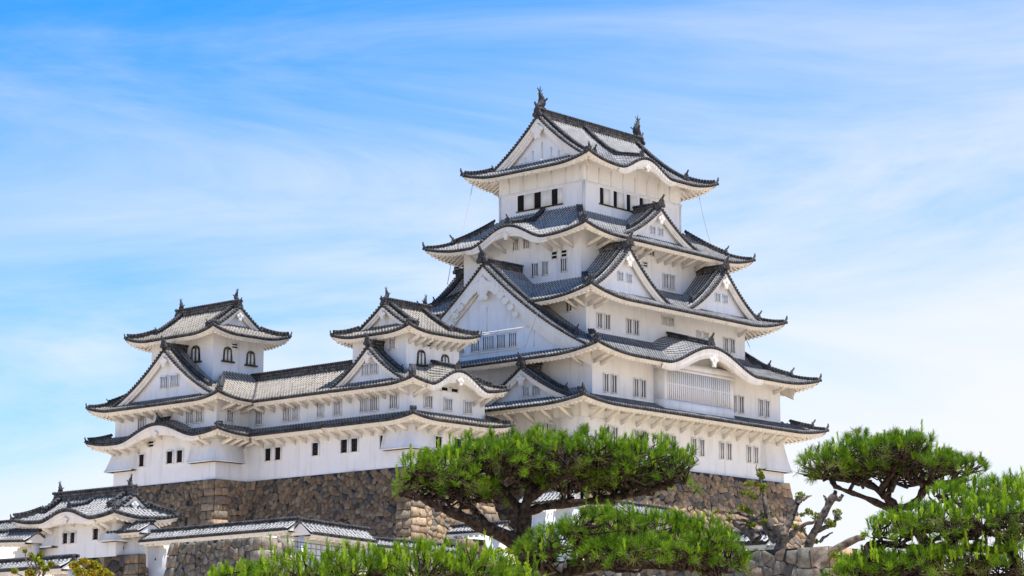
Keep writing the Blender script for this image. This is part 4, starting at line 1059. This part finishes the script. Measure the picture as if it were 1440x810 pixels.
def loop(points, zb):
    def f(e, p0, t, n):
        for a, z, up in points:
            m = MB(); c = p0+t*a-n*0; 
            for sg in (-1, 1):
                cc = p0+t*a+n*sg*.255
                if up: V = [(*(cc-t*.11), z-.1), (*(cc+t*.11), z-.1), (*cc, z+.12)]
                else: V = [(*(cc-t*.09), z-.1), (*(cc+t*.09), z-.1), (*(cc+t*.09), z+.1), (*(cc-t*.09), z+.1)]
                m.add(V, [list(range(len(V)))])
            m.build('loophole', M_SLIT, e)
    return f
coped_wall((92.6, 115.6), (92.6, 112.7), 6, 12.42, 'plaster_wall', 'short white plaster wall piece with tiled top right beside the gatehouse', 'wall', rw=1.1, extra=loop([(.6, 11.6, False), (1.6, 10.4, True)], 0))
coped_wall((92.7, 112.7), (92.7, 99.6), 6, 11.80, 'plaster_wall', 'long low white wall with tiled coping behind the grey stone block', 'wall', rw=.95, zt1=11.88, extra=loop([(.7, 10.8, True), (1.9, 10.7, False)], 0))
a_ = at_y(424, 752, 99.0); b_ = at_y(512, 764, 99.0)
coped_wall((a_[0], 99.0), (b_[0], 99.0), 6, float(a_[2])-.02, 'plaster_wall', 'white wall with tiled roof behind the iron fence, lit from the right', 'wall', rw=1.0, rh=.7, zt1=float(b_[2])-.02)
a_ = at_y(516, 770, 101.0); b_ = at_y(745, 790, 101.0)
coped_wall((a_[0], 101.0), (b_[0], 101.0), 6, float(a_[2]), 'plaster_wall', 'lowest tiled wall running right behind the bottom pine shoots', 'wall', rw=.8, rh=.4, zt1=float(b_[2]))
a_ = at_x(742, 713, 105.6); b_ = at_x(812, 706, 105.6)
coped_wall((105.6, a_[1]), (105.6, b_[1]), 7, float(a_[2]), 'plaster_wall', 'bright white wall seen through the gap beside the central pine trunk', 'wall', rw=1.0, rh=.75, zt1=float(b_[2]), plm=M_PL)
a_ = at_y(868, 724, 94.5); b_ = at_y(935, 733, 94.5)
coped_wall((a_[0], 94.5), (b_[0], 94.5), 7, float(a_[2]), 'plaster_wall', 'small wall with bright tiled top against the stone base of the great keep', 'wall', rw=1.1, rh=.65, zt1=float(b_[2]), plm=M_PL)
a_ = at_x(640, 748, 109.5); b_ = at_x(710, 745, 109.5)
coped_wall((109.5, a_[1]), (109.5, b_[1]), 7, float(a_[2])-.2, 'plaster_wall', 'bluish white wall low between stone corner and pine branch', 'wall', rw=.7, rh=.4, plm=M_PL)
a_ = at_x(-40, 765, 90.6); b_ = at_x(46, 763, 90.6)
coped_wall((90.9, a_[1]), (90.9, b_[1]), 6, float(a_[2]), 'plaster_wall', 'white wall under a tiled roof at the left picture edge', 'wall', rw=1.1, rh=.6, zt1=float(b_[2]))
a_ = at_x(-40, 752, 94.5); b_ = at_x(52, 752, 94.5)
coped_wall((94.5, a_[1]), (94.5, b_[1]), 6, float(a_[2])-.1, 'plaster_wall', 'rear wall with the higher tiled roof at the left picture edge', 'wall', rw=1.1, rh=.6)
a_ = at_x(-30, 806, 72.5); b_ = at_x(102, 803, 72.5)
coped_wall((72.5, a_[1]), (72.5, b_[1]), 2, float(a_[2])-.1, 'plaster_wall', 'tiled wall top along the bottom left corner of the picture', 'wall', rw=.9, rh=.45)
a_ = at_x(1030, 770, 78.0); b_ = at_x(1086, 769, 78.0)
coped_wall((78.0, a_[1]), (78.0, b_[1]), 5, float(a_[2]), 'plaster_wall', 'small dark tiled wall top behind the grey stone wall at right', 'wall', rw=.7, rh=.38)

# gatehouse turret
G = (91.75, 94.6, 115.0, 123.1)
gh = thing('gatehouse', (93.2, 119, 11.1), 'small white gatehouse with a curved tiled roof at lower left', 'gatehouse')
gr_ = Roof(90.6, 95.7, 113.8, 124.3, 13.42, .48, .06, .30, 2.6, [('L', 118.7, 2.6, .62, .2)])
storey(gh, G, 11.05, gr_)
g1 = irimoya(gh, gr_, G, 'y', 1.2, M_TILEN, bh=.36, gs=.5, fish=.5, oni=.65, setin=.4, raft=.36, wallmat=M_PLW)
karahafu(gr_, 'L', 118.7, 2.6, .62, .2, 2.0, g1, .6, .75)
for a0, a1 in ((119.0, 119.5), (119.75, 120.25)): window(gh, 'L', G[0], a0, a1, 12.05, 12.72, 2, dark=M_BLACK, cross=True, bw=.035, frame=.05)
window(gh, 'L', G[0], 116.65, 117.2, 12.15, 12.85, 2, dark=M_BLACK, cross=True, bw=.035, frame=.05)
flare(gh, G, 'LB', 2.3, 1.2, 13.1, 11.95, .55, M_PLW); flare(gh, G, 'LF', 1.2, 1.2, 13.1, 12.05, .45, M_PLW)
struts(gh, gr_, 'L', G[0], (115.4, 116.0, 118.1, 119.2, 121.2, 121.9), 1.15, .4, w=.1, trim=M_TRIM)

# iron fence in front of the lit wall
fa, fb = at_y(408, 775, 93.0), at_y(502, 787, 93.0)
fe = thing('iron_fence', ((fa[0]+fb[0])/2, 93.0, float(fa[2])-.3), 'thin black iron fence on the slope in front of the lit white wall', 'fence')
n_ = 13
for i in range(n_+1):
    p = fa+(fb-fa)*i/n_; m = MB(); m.tube([p+np.array([0, 0, -.6]), p+np.array([0, 0, .62])], .032 if i % 6 else .05, 6); m.build('post', M_IRON, fe)
for dz in (-.05, .28, .55):
    m = MB(); m.tube([fa+np.array([0, 0, dz]), fb+np.array([0, 0, dz])], .024, 6); m.build('rail', M_IRON, fe)

# lightning-conductor wires
def wire(pts, label):
    m = MB(); m.tube(pts, .028, 5); o = m.build('conductor_wire', M_WIRE, origin=pts[0]); tag(o, label, 'wire', 'conductor wires')
def sag(p, q, s, n=10):
    p, q = np.array(p, float), np.array(q, float); t = np.linspace(0, 1, n)[:, None]; r = p+(q-p)*t; r[:, 2] -= s*4*t[:, 0]*(1-t[:, 0]); return r
wire(sag(at_x(665, 258, 138.5), at_x(649, 330, 136.2), .25), 'thin wire hanging left of the top storey between two roofs')
wire(sag(at_y(982, 271, 115.8), at_y(999, 341, 114.5), .25), 'thin wire hanging right of the top storey between two roofs')
wire(sag(at_x(635, 365, 137.0), at_x(629, 400, 136.0), .1), 'thin wire beneath the left eave of the second highest roof')
wire(sag(at_y(1048, 473, 113.4), at_y(1062, 503, 110.6), .1), 'short thin wire at the right end under the third eave')
wire(sag(at_x(756, 440, 131.9), at_x(738, 490, 132.3), .0), 'thin wire crossing the white front of the largest gable')

# ---------------------------------------------------------------- trees
UPV = np.array([0, 0, 1.0])
def needle_cloud(stems, rs):
    """stems: list of (p, dir, length, kind) -> blades as thin triangles; returns verts, faces, colours"""
    P = np.array([s[0] for s in stems]); D = np.array([s[1] for s in stems]); L = np.array([s[2] for s in stems]); K = np.array([s[3] for s in stems])
    VV, CC = [], []
    for kind, nn, nl, a0, a1, w, c0, c1 in ((0, 90, .040, 8, 32, .0030, (.11, .23, .010), (.48, .68, .04)), (1, 56, .078, 20, 72, .0030, (.04, .10, .008), (.20, .34, .02)), (2, 24, .095, 45, 110, .0040, (.07, .09, .02), (.20, .22, .06))):  # older whorls darker, deepened further to imitate the crown's shaded interior
        ix = np.where(K == kind)[0]
        if len(ix) == 0: continue
        p = np.repeat(P[ix], nn, 0); d = np.repeat(D[ix], nn, 0); l = np.repeat(L[ix], nn); m = len(p)
        t = rs.random(m); base = p+d*(l*t)[:, None]
        a = np.cross(d, [.3, .5, .1]); a /= np.linalg.norm(a, axis=1)[:, None]; b = np.cross(d, a)
        ph = rs.random(m)*2*PI; an = np.radians(rs.uniform(a0, a1, m))
        nd = d*np.cos(an)[:, None]+(a*np.cos(ph)[:, None]+b*np.sin(ph)[:, None])*np.sin(an)[:, None]
        ln = nl*rs.uniform(.75, 1.2, m); tip = base+nd*ln[:, None]; tip[:, 2] += .006*0
        sd_ = np.cross(nd, rs.normal(size=(m, 3))); sd_ /= np.linalg.norm(sd_, axis=1)[:, None]
        V = np.stack([base-sd_*w*.6, base+sd_*w*.6, tip+sd_*w*.35, tip-sd_*w*.35], 1)
        mixv = np.clip(np.repeat(rs.random(len(ix))**1.2, nn)*.8+rs.random(m)*.2, 0, 1)[:, None]
        C = np.array(c0)*(1-mixv)+np.array(c1)*mixv
        VV.append(V.reshape(-1, 3)); CC.append(np.repeat(C, 4, 0))
    V = np.concatenate(VV); C = np.concatenate(CC); F = np.arange(len(V)).reshape(-1, 4)
    return V, F, C
def wiggle(p, q, rs, n=6, amp=.12, up=0.0):
    p, q = np.array(p, float), np.array(q, float); t = np.linspace(0, 1, n)[:, None]; L = np.linalg.norm(q-p)
    r = p+(q-p)*t; o = rs.normal(size=(n, 3))*amp*L; o[0] = 0; o[-1] = 0; r = r+o; r[:, 2] += up*L*4*t[:, 0]*(1-t[:, 0]); return r
def pxp(px, py, D, off=0.0): return at_depth(px, py, D+off)
def pine(label, D, trunk, limbs, pads, seed, density=1.0, name='pine_tree', candle=.5, sz=1.0, group='foreground pine trees'):
    rs = np.random.default_rng(seed); s = D/3330.0
    base = at_depth(trunk[0][0], trunk[0][1], D); base[2] = max(-.05, base[2])
    tp = np.array([base]+[at_depth(t[0], t[1], D+(t[3] if len(t) > 3 else 0)) for t in trunk[1:]])
    th = thing(name, tuple(base), label, 'pine tree', group)
    wood = MB()
    def tubes(pts, r, n=8):
        pts = np.array(pts); k = len(pts); fine = np.linspace(0, k-1, max(3, (k-1)*4+1)); i = np.arange(k)
        q = np.stack([np.interp(fine, i, pts[:, j]) for j in range(3)], -1)
        for _ in range(2): q[1:-1] = .25*q[:-2]+.5*q[1:-1]+.25*q[2:]
        rr = .64*np.interp(fine, i, r)*(1+.14*np.sin(fine*5.1+seed)+.10*rs.normal(size=len(fine))*.7)
        wood.tube(q, rr, n); return q
    tr = tubes(tp, [t[2]*s for t in trunk], 10)
    nodes = [tr]
    for lb in limbs:
        q = tubes([at_depth(p[0], p[1], D+p[3]) for p in lb], [p[2]*s for p in lb], 8); nodes.append(q)
    N_ = np.concatenate([n_[len(n_)//3:] for n_ in nodes])
    stems = []
    for (px, py, rx, ry, rd, offd) in pads:
        c = at_depth(px, py, D+offd); RX, RY, RD = rx*s*1.03, ry*s*1.06, rd
        # branch hubs at the pad's underside
        nh = max(5, int(RX*RD*9)); hubs = []
        for k in range(nh):
            r_ = math.sqrt(rs.random())*.85; ph = rs.random()*2*PI
            h = c+RT*RX*r_*math.cos(ph)+FH*RD*r_*math.sin(ph)+UPV*RY*rs.uniform(-.8, .0); hubs.append(h)
            j = np.argmin(np.linalg.norm(N_-h, axis=1)+rs.random(len(N_))*.15)
            wood.tube(wiggle(N_[j], h, rs, 7, .09, -.04), np.linspace(.026, .011, 7)*sz*rs.uniform(.8, 1.25), 6)
        hubs = np.array(hubs)
        nt = int(RX*RD*PI*185*density)
        u = rs.random(nt); ph = rs.random(nt)*2*PI; r_ = np.sqrt(u)
        lump = .72+.28*np.sin(ph*3+seed+px)*np.cos(ph*2+py)
        dx, dd = r_*np.cos(ph), r_*np.sin(ph)
        dome = np.sqrt(np.clip(1-r_**2, 0, 1))
        hgt = dome*rs.uniform(.25, 1.0, nt)**.6-.5*(rs.random(nt) < .36)*rs.random(nt)*1.7
        bumpy = .26*np.sin(dx*7+px)*np.sin(dd*6+py)+.12*np.sin(dx*15+py)
        P = c+RT*(RX*dx)[:, None]+FH*(RD*dd)[:, None]+UPV*(RY*(hgt+bumpy))[:, None]
        hole = (np.sin(dx*8.5+px*.7)*np.sin(dd*7+py*.9) > .55) & (rs.random(nt) < .35)
        for i in range(nt):
            if hole[i]: continue
            k = int(np.argmin(np.linalg.norm(hubs-P[i], axis=1)+rs.random(len(hubs))*.1)); high = hgt[i] > .32*dome[i]+.0
            out = RT*dx[i]+FH*dd[i]
            dr = UPV*(1.0 if high else .45)+out*(.28 if high else .8)+rs.normal(size=3)*.13; dr /= np.linalg.norm(dr)
            if i % 2 == 0 or not high:
                w_ = wiggle(hubs[k], P[i], rs, 4, .10, .03); wood.tube(w_, [.011*sz, .009*sz, .007*sz, .005*sz], 4, caps=False)
            kd = 0 if (high and rs.random() < candle) else (1 if rs.random() < (.93 if high else .62) else 2)
            ln = (rs.uniform(.04, .10) if kd == 0 else .05)*sz
            if kd == 0 and rs.random() < .09: ln = rs.uniform(.12, .22)*sz
            stems.append((P[i], dr if kd else (dr*.6+UPV*.8)/np.linalg.norm(dr*.6+UPV*.8), ln, kd))
    wood.build('trunk', M_BARK, th, smooth=True)
    V, F, C = needle_cloud(stems, rs); f = MB(); f.add(V, F, None, 0, C); f.build('crown', M_NEEDLE, th, tint=True)
    return th
pine('gnarled pine with a broad flat crown and dark twisted limbs, in the centre', 25,
     [(742, 1213, 24), (748, 900, 22), (742, 820, 20), (736, 775, 21), (736, 735, 17), (740, 705, 12), (748, 680, 8)],
     [[(736, 768, 20, 0), (705, 752, 17, -.1), (668, 735, 15, -.2), (640, 722, 11, -.3), (605, 708, 8, -.4), (578, 690, 5, -.4)],
      [(737, 725, 12, 0), (722, 705, 9, .1), (705, 685, 7, .3), (690, 665, 5, .4)],
      [(740, 706, 9, 0), (762, 690, 8, -.1), (790, 672, 6, -.2), (820, 662, 5, -.2)],
      [(738, 722, 9, 0), (762, 713, 9, .1), (800, 708, 9, .2), (850, 703, 9, .2), (905, 693, 7, .1), (945, 678, 5, 0), (962, 668, 3, 0)],
      [(690, 745, 9, 0), (672, 722, 7, .4), (655, 700, 6, .6), (640, 690, 4, .7)]],
     [(618, 672, 58, 30, .75, -.3), (690, 655, 70, 36, .8, .2), (760, 650, 70, 34, .8, -.1), (835, 652, 70, 34, .8, .1), (905, 662, 62, 36, .7, 0), (948, 665, 32, 34, .45, 0), (655, 695, 55, 20, .6, .5), (800, 678, 60, 22, .7, .4), (590, 690, 30, 16, .4, 0), (870, 682, 50, 16, .5, .3)], 11, 1.05)
pine('low spreading pine just below the central crown, right of its trunk', 23.5,
     [(800, 1225, 20), (800, 900, 17), (795, 830, 14), (800, 800, 12)],
     [[(798, 815, 12, 0), (760, 800, 9, 0), (745, 785, 6, 0)], [(800, 805, 10, 0), (850, 795, 9, 0), (920, 795, 8, 0), (990, 800, 6, 0)], [(800, 805, 8, 0), (820, 780, 6, .2), (840, 765, 4, .2)]],
     [(790, 768, 50, 24, .55, 0), (757, 786, 34, 20, .4, 0), (1015, 795, 40, 26, .45, 0), (850, 755, 62, 34, .65, 0), (925, 758, 62, 32, .7, .1), (985, 775, 58, 34, .6, 0), (900, 785, 90, 20, .7, -.3)], 12, 1.0, candle=.35)
pine('bright low pine with upright shoots along the bottom left edge', 21,
     [(560, 1250, 18), (555, 950, 15), (550, 860, 12)],
     [[(550, 870, 10, 0), (480, 850, 8, 0), (400, 845, 6, 0)], [(550, 870, 10, 0), (620, 850, 8, 0), (700, 850, 6, 0)]],
     [(345, 830, 60, 26, .5, 0), (425, 820, 70, 36, .6, 0), (510, 815, 70, 38, .7, .1), (595, 812, 70, 38, .7, 0), (670, 815, 60, 36, .6, 0), (722, 828, 45, 28, .5, 0)], 13, 1.0, candle=.75)
pine('umbrella-shaped pine with a bare leaning trunk against the sky, upper right', 27,
     [(1335, 1200, 15), (1335, 900, 14), (1318, 790, 13), (1290, 745, 13), (1265, 725, 13), (1254, 708, 11), (1240, 693, 8)],
     [[(1262, 722, 11, 0), (1240, 710, 8, 0), (1210, 697, 6, -.1), (1188, 690, 5, -.2), (1172, 682, 4, -.2)],
      [(1244, 697, 9, 0), (1228, 683, 8, .1), (1205, 676, 6, .2), (1160, 672, 4, .2), (1130, 668, 3, .2)],
      [(1258, 714, 9, 0), (1280, 713, 9, 0), (1294, 700, 9, 0), (1300, 685, 8, 0), (1325, 680, 7, 0), (1360, 674, 4, 0)],
      [(1248, 700, 7, 0), (1252, 680, 6, .2), (1262, 665, 5, .2)]],
     [(1160, 657, 38, 20, .45, .0), (1208, 645, 50, 28, .6, .2), (1180, 668, 40, 12, .4, .2), (1275, 628, 26, 12, .4, 0), (1262, 642, 50, 27, .65, -.1), (1300, 660, 55, 22, .6, 0), (1350, 665, 38, 17, .5, 0), (1240, 665, 70, 12, .5, .2)], 14, 1.05, candle=.3)
pine('layered bright pine with upright shoots at the right edge', 22,
     [(1440, 1240, 18), (1440, 900, 15), (1430, 800, 12), (1420, 760, 9)],
     [[(1425, 775, 9, 0), (1380, 772, 7, 0), (1310, 770, 6, 0), (1250, 768, 4, 0), (1222, 765, 3, 0)], [(1430, 810, 9, 0), (1360, 812, 7, 0), (1280, 815, 5, 0)], [(1422, 765, 7, 0), (1430, 740, 5, 0)]],
     [(1258, 750, 40, 20, .4, 0), (1310, 742, 52, 26, .5, .1), (1375, 738, 60, 34, .6, 0), (1430, 735, 45, 40, .5, 0), (1345, 702, 40, 16, .4, .9), (1415, 700, 50, 24, .5, .8),
      (1205, 812, 40, 18, .4, 0), (1225, 808, 48, 24, .5, 0), (1290, 802, 52, 28, .55, 0), (1355, 800, 50, 28, .55, 0), (1420, 805, 50, 34, .5, 0)], 15, 1.05, candle=.6)

def leaf_clump(mb, c, r, n, rs, cols, size=.05):
    d = rs.normal(size=(n, 3)); d /= np.linalg.norm(d, axis=1)[:, None]; P = c+d*(r*rs.random(n)**.4)[:, None]*np.array([1, 1, .75])
    a = rs.normal(size=(n, 3)); a /= np.linalg.norm(a, axis=1)[:, None]; b = np.cross(a, rs.normal(size=(n, 3))); b /= np.linalg.norm(b, axis=1)[:, None]
    s_ = size*rs.uniform(.6, 1.3, n)[:, None]
    V = np.stack([P-a*s_, P-b*s_*.6, P+a*s_, P+b*s_*.6], 1).reshape(-1, 3)
    C = np.array(cols)[rs.integers(len(cols), size=n)]*rs.uniform(.7, 1.25, n)[:, None]
    mb.add(V, np.arange(4*n).reshape(-1, 4), None, 0, np.repeat(C, 4, 0))
YG = [(.16, .22, .03), (.26, .28, .03), (.10, .17, .03), (.36, .30, .03), (.07, .12, .02)]
def pollard():
    rs = np.random.default_rng(5); D = 90.; s = D/3330
    T = lambda x, y, o=0: at_depth(1000+x/4.767, 640+y/4.767, D+o)
    b0 = T(470, 620); b0[2] = 6.3
    th = thing('pollarded_tree', tuple(b0), 'pollarded bare tree with cut stumps and small yellow-green shoots', 'tree')
    w = MB()
    def br(pts, r, o=0, n=9):
        p = np.array([T(x, y, o*(i/len(pts))) for i, (x, y) in enumerate(pts)]); k = np.linspace(0, len(p)-1, len(p)*4); i = np.arange(len(p))
        q = np.stack([np.interp(k, i, p[:, j]) for j in range(3)], -1)+rs.normal(size=(len(k), 3))*.015
        w.tube(q, np.interp(k, i, np.array(r)*s/4.767)*(1+.12*rs.normal(size=len(k))), n)
    br([(470, 720), (470, 600), (475, 530), (455, 490)], [48, 42, 40, 50])
    br([(490, 520), (510, 470), (550, 380), (590, 290)], [34, 26, 24, 27], .4); br([(580, 330), (620, 290), (672, 270)], [16, 11, 5], .4)
    br([(500, 570), (560, 510), (620, 470), (720, 440)], [26, 20, 15, 8], -.5); br([(600, 480), (640, 540), (660, 560)], [10, 8, 5], -.5)
    br([(640, 640), (680, 540), (730, 440), (780, 350), (825, 265)], [34, 30, 27, 25, 32], 0); br([(820, 280), (860, 300), (880, 270)], [20, 14, 12]); br([(800, 310), (770, 295), (755, 268)], [12, 9, 5]); br([(825, 270), (835, 240)], [16, 12])
    br([(715, 510), (770, 480), (820, 470), (850, 410)], [18, 14, 12, 8]); br([(730, 580), (760, 545), (815, 520)], [12, 9, 5])
    br([(440, 580), (390, 520), (340, 450), (250, 410), (150, 385), (60, 375)], [34, 26, 20, 14, 9, 4], .6); br([(340, 450), (200, 435), (110, 430)], [14, 10, 5], .3)
    br([(400, 500), (385, 420), (365, 320), (340, 220), (310, 120), (300, 60)], [26, 24, 20, 12, 6, 3], .8); br([(330, 440), (345, 390), (350, 350)], [10, 7, 4])
    br([(310, 570), (240, 500), (160, 450)], [40, 30, 22], 1.0)
    w.build('trunk', M_BARKG, th, smooth=True)
    f = MB()
    for x, y, r in ((330, 130, 26), (325, 100, 14), (345, 150, 18), (250, 195, 26), (300, 195, 22), (345, 210, 32), (345, 235, 20), (215, 250, 24), (265, 265, 32), (295, 285, 20), (205, 350, 32), (260, 380, 30), (230, 365, 22), (350, 410, 34), (355, 440, 20), (130, 385, 16), (120, 430, 20), (260, 465, 32), (285, 465, 20), (35, 380, 18), (595, 272, 34), (610, 400, 18), (655, 380, 30), (705, 410, 34), (565, 480, 24), (605, 495, 32), (845, 385, 32), (850, 420, 24), (790, 450, 34), (815, 465, 26), (745, 490, 14), (700, 578, 22), (455, 605, 8), (400, 385, 8)):
        leaf_clump(f, T(x, y, rs.uniform(-.2, .3)), r*s/4.767*1.1, int(r*5), rs, YG, .045)
    f.build('crown', M_LEAF, th, tint=True)
pollard()
# cut branch reaching up from behind the retaining wall
m = MB(); rs_ = np.random.default_rng(9)
p = np.array([at_depth(x, y, 60) for x, y in ((1150, 800), (1168, 777), (1180, 770), (1195, 762), (1206, 757), (1216, 756))]); m.tube(p, np.array([10, 8, 7, 7, 6, 4])*60/3330*.8, 8)
m.tube(np.array([at_depth(x, y, 60) for x, y in ((1150, 1088), (1145, 900), (1150, 800))]), np.array([16, 14, 10])*60/3330*.8, 8)
th = thing('bare_tree', tuple(at_depth(1150, 1088, 60)), 'leafless grey branch slanting up right of the stone wall corner', 'tree'); m.build('trunk', M_BARKG, th, smooth=True)
f = MB()
for x, y, r in ((1172, 780, 6), (1178, 785, 7), (1196, 783, 8), (1215, 752, 5)): leaf_clump(f, at_depth(x, y, 59.8), r*60/3330, 70, rs_, YG, .04)
f.build('crown', M_LEAF, th, tint=True)
def shrub(label, pts, D, cols, seed, size=.05, stemto=None):
    rs = np.random.default_rng(seed); x, y, r = pts[0]; b = at_depth(sum(p[0] for p in pts)/len(pts), 830, D)
    th = thing('shrub', tuple(b), label, 'shrub'); w, f = MB(), MB()
    for (x, y, r) in pts:
        c = at_depth(x, y, D+rs.uniform(-.4, .4)); w.tube(wiggle(b, c, rs, 6, .06), np.linspace(.04, .012, 6), 5); leaf_clump(f, c, r*D/3330, int(r*22), rs, cols, size)
    w.build('stem', M_BARKG, th); f.build('foliage', M_LEAF, th, tint=True)
AUT = [(.40, .20, .02), (.30, .28, .02), (.12, .20, .02), (.45, .33, .03), (.20, .24, .02)]
shrub('young bush with green and a few orange leaves under the gatehouse left end', [(57, 780, 5), (50, 786, 6), (44, 781, 4), (58, 792, 6), (64, 800, 6), (72, 793, 5), (35, 775, 3), (20, 803, 5), (42, 806, 7)], 60, AUT[1:3]+[(.13, .22, .03), (.36, .17, .02)], 21, .045)
shrub('yellow and orange autumn-tinted bush below the gatehouse', [(105, 795, 8), (118, 790, 7), (130, 793, 8), (112, 804, 10), (128, 806, 10), (143, 804, 9), (152, 808, 7), (138, 797, 6)], 60, AUT, 22, .045)
shrub('small yellow-green clipped shrub on the rocks behind the central pine', [(690, 777, 7), (702, 775, 8), (716, 774, 8), (728, 776, 7)], 88, [(.42, .45, .02), (.30, .36, .02), (.20, .28, .02)], 23, .05)
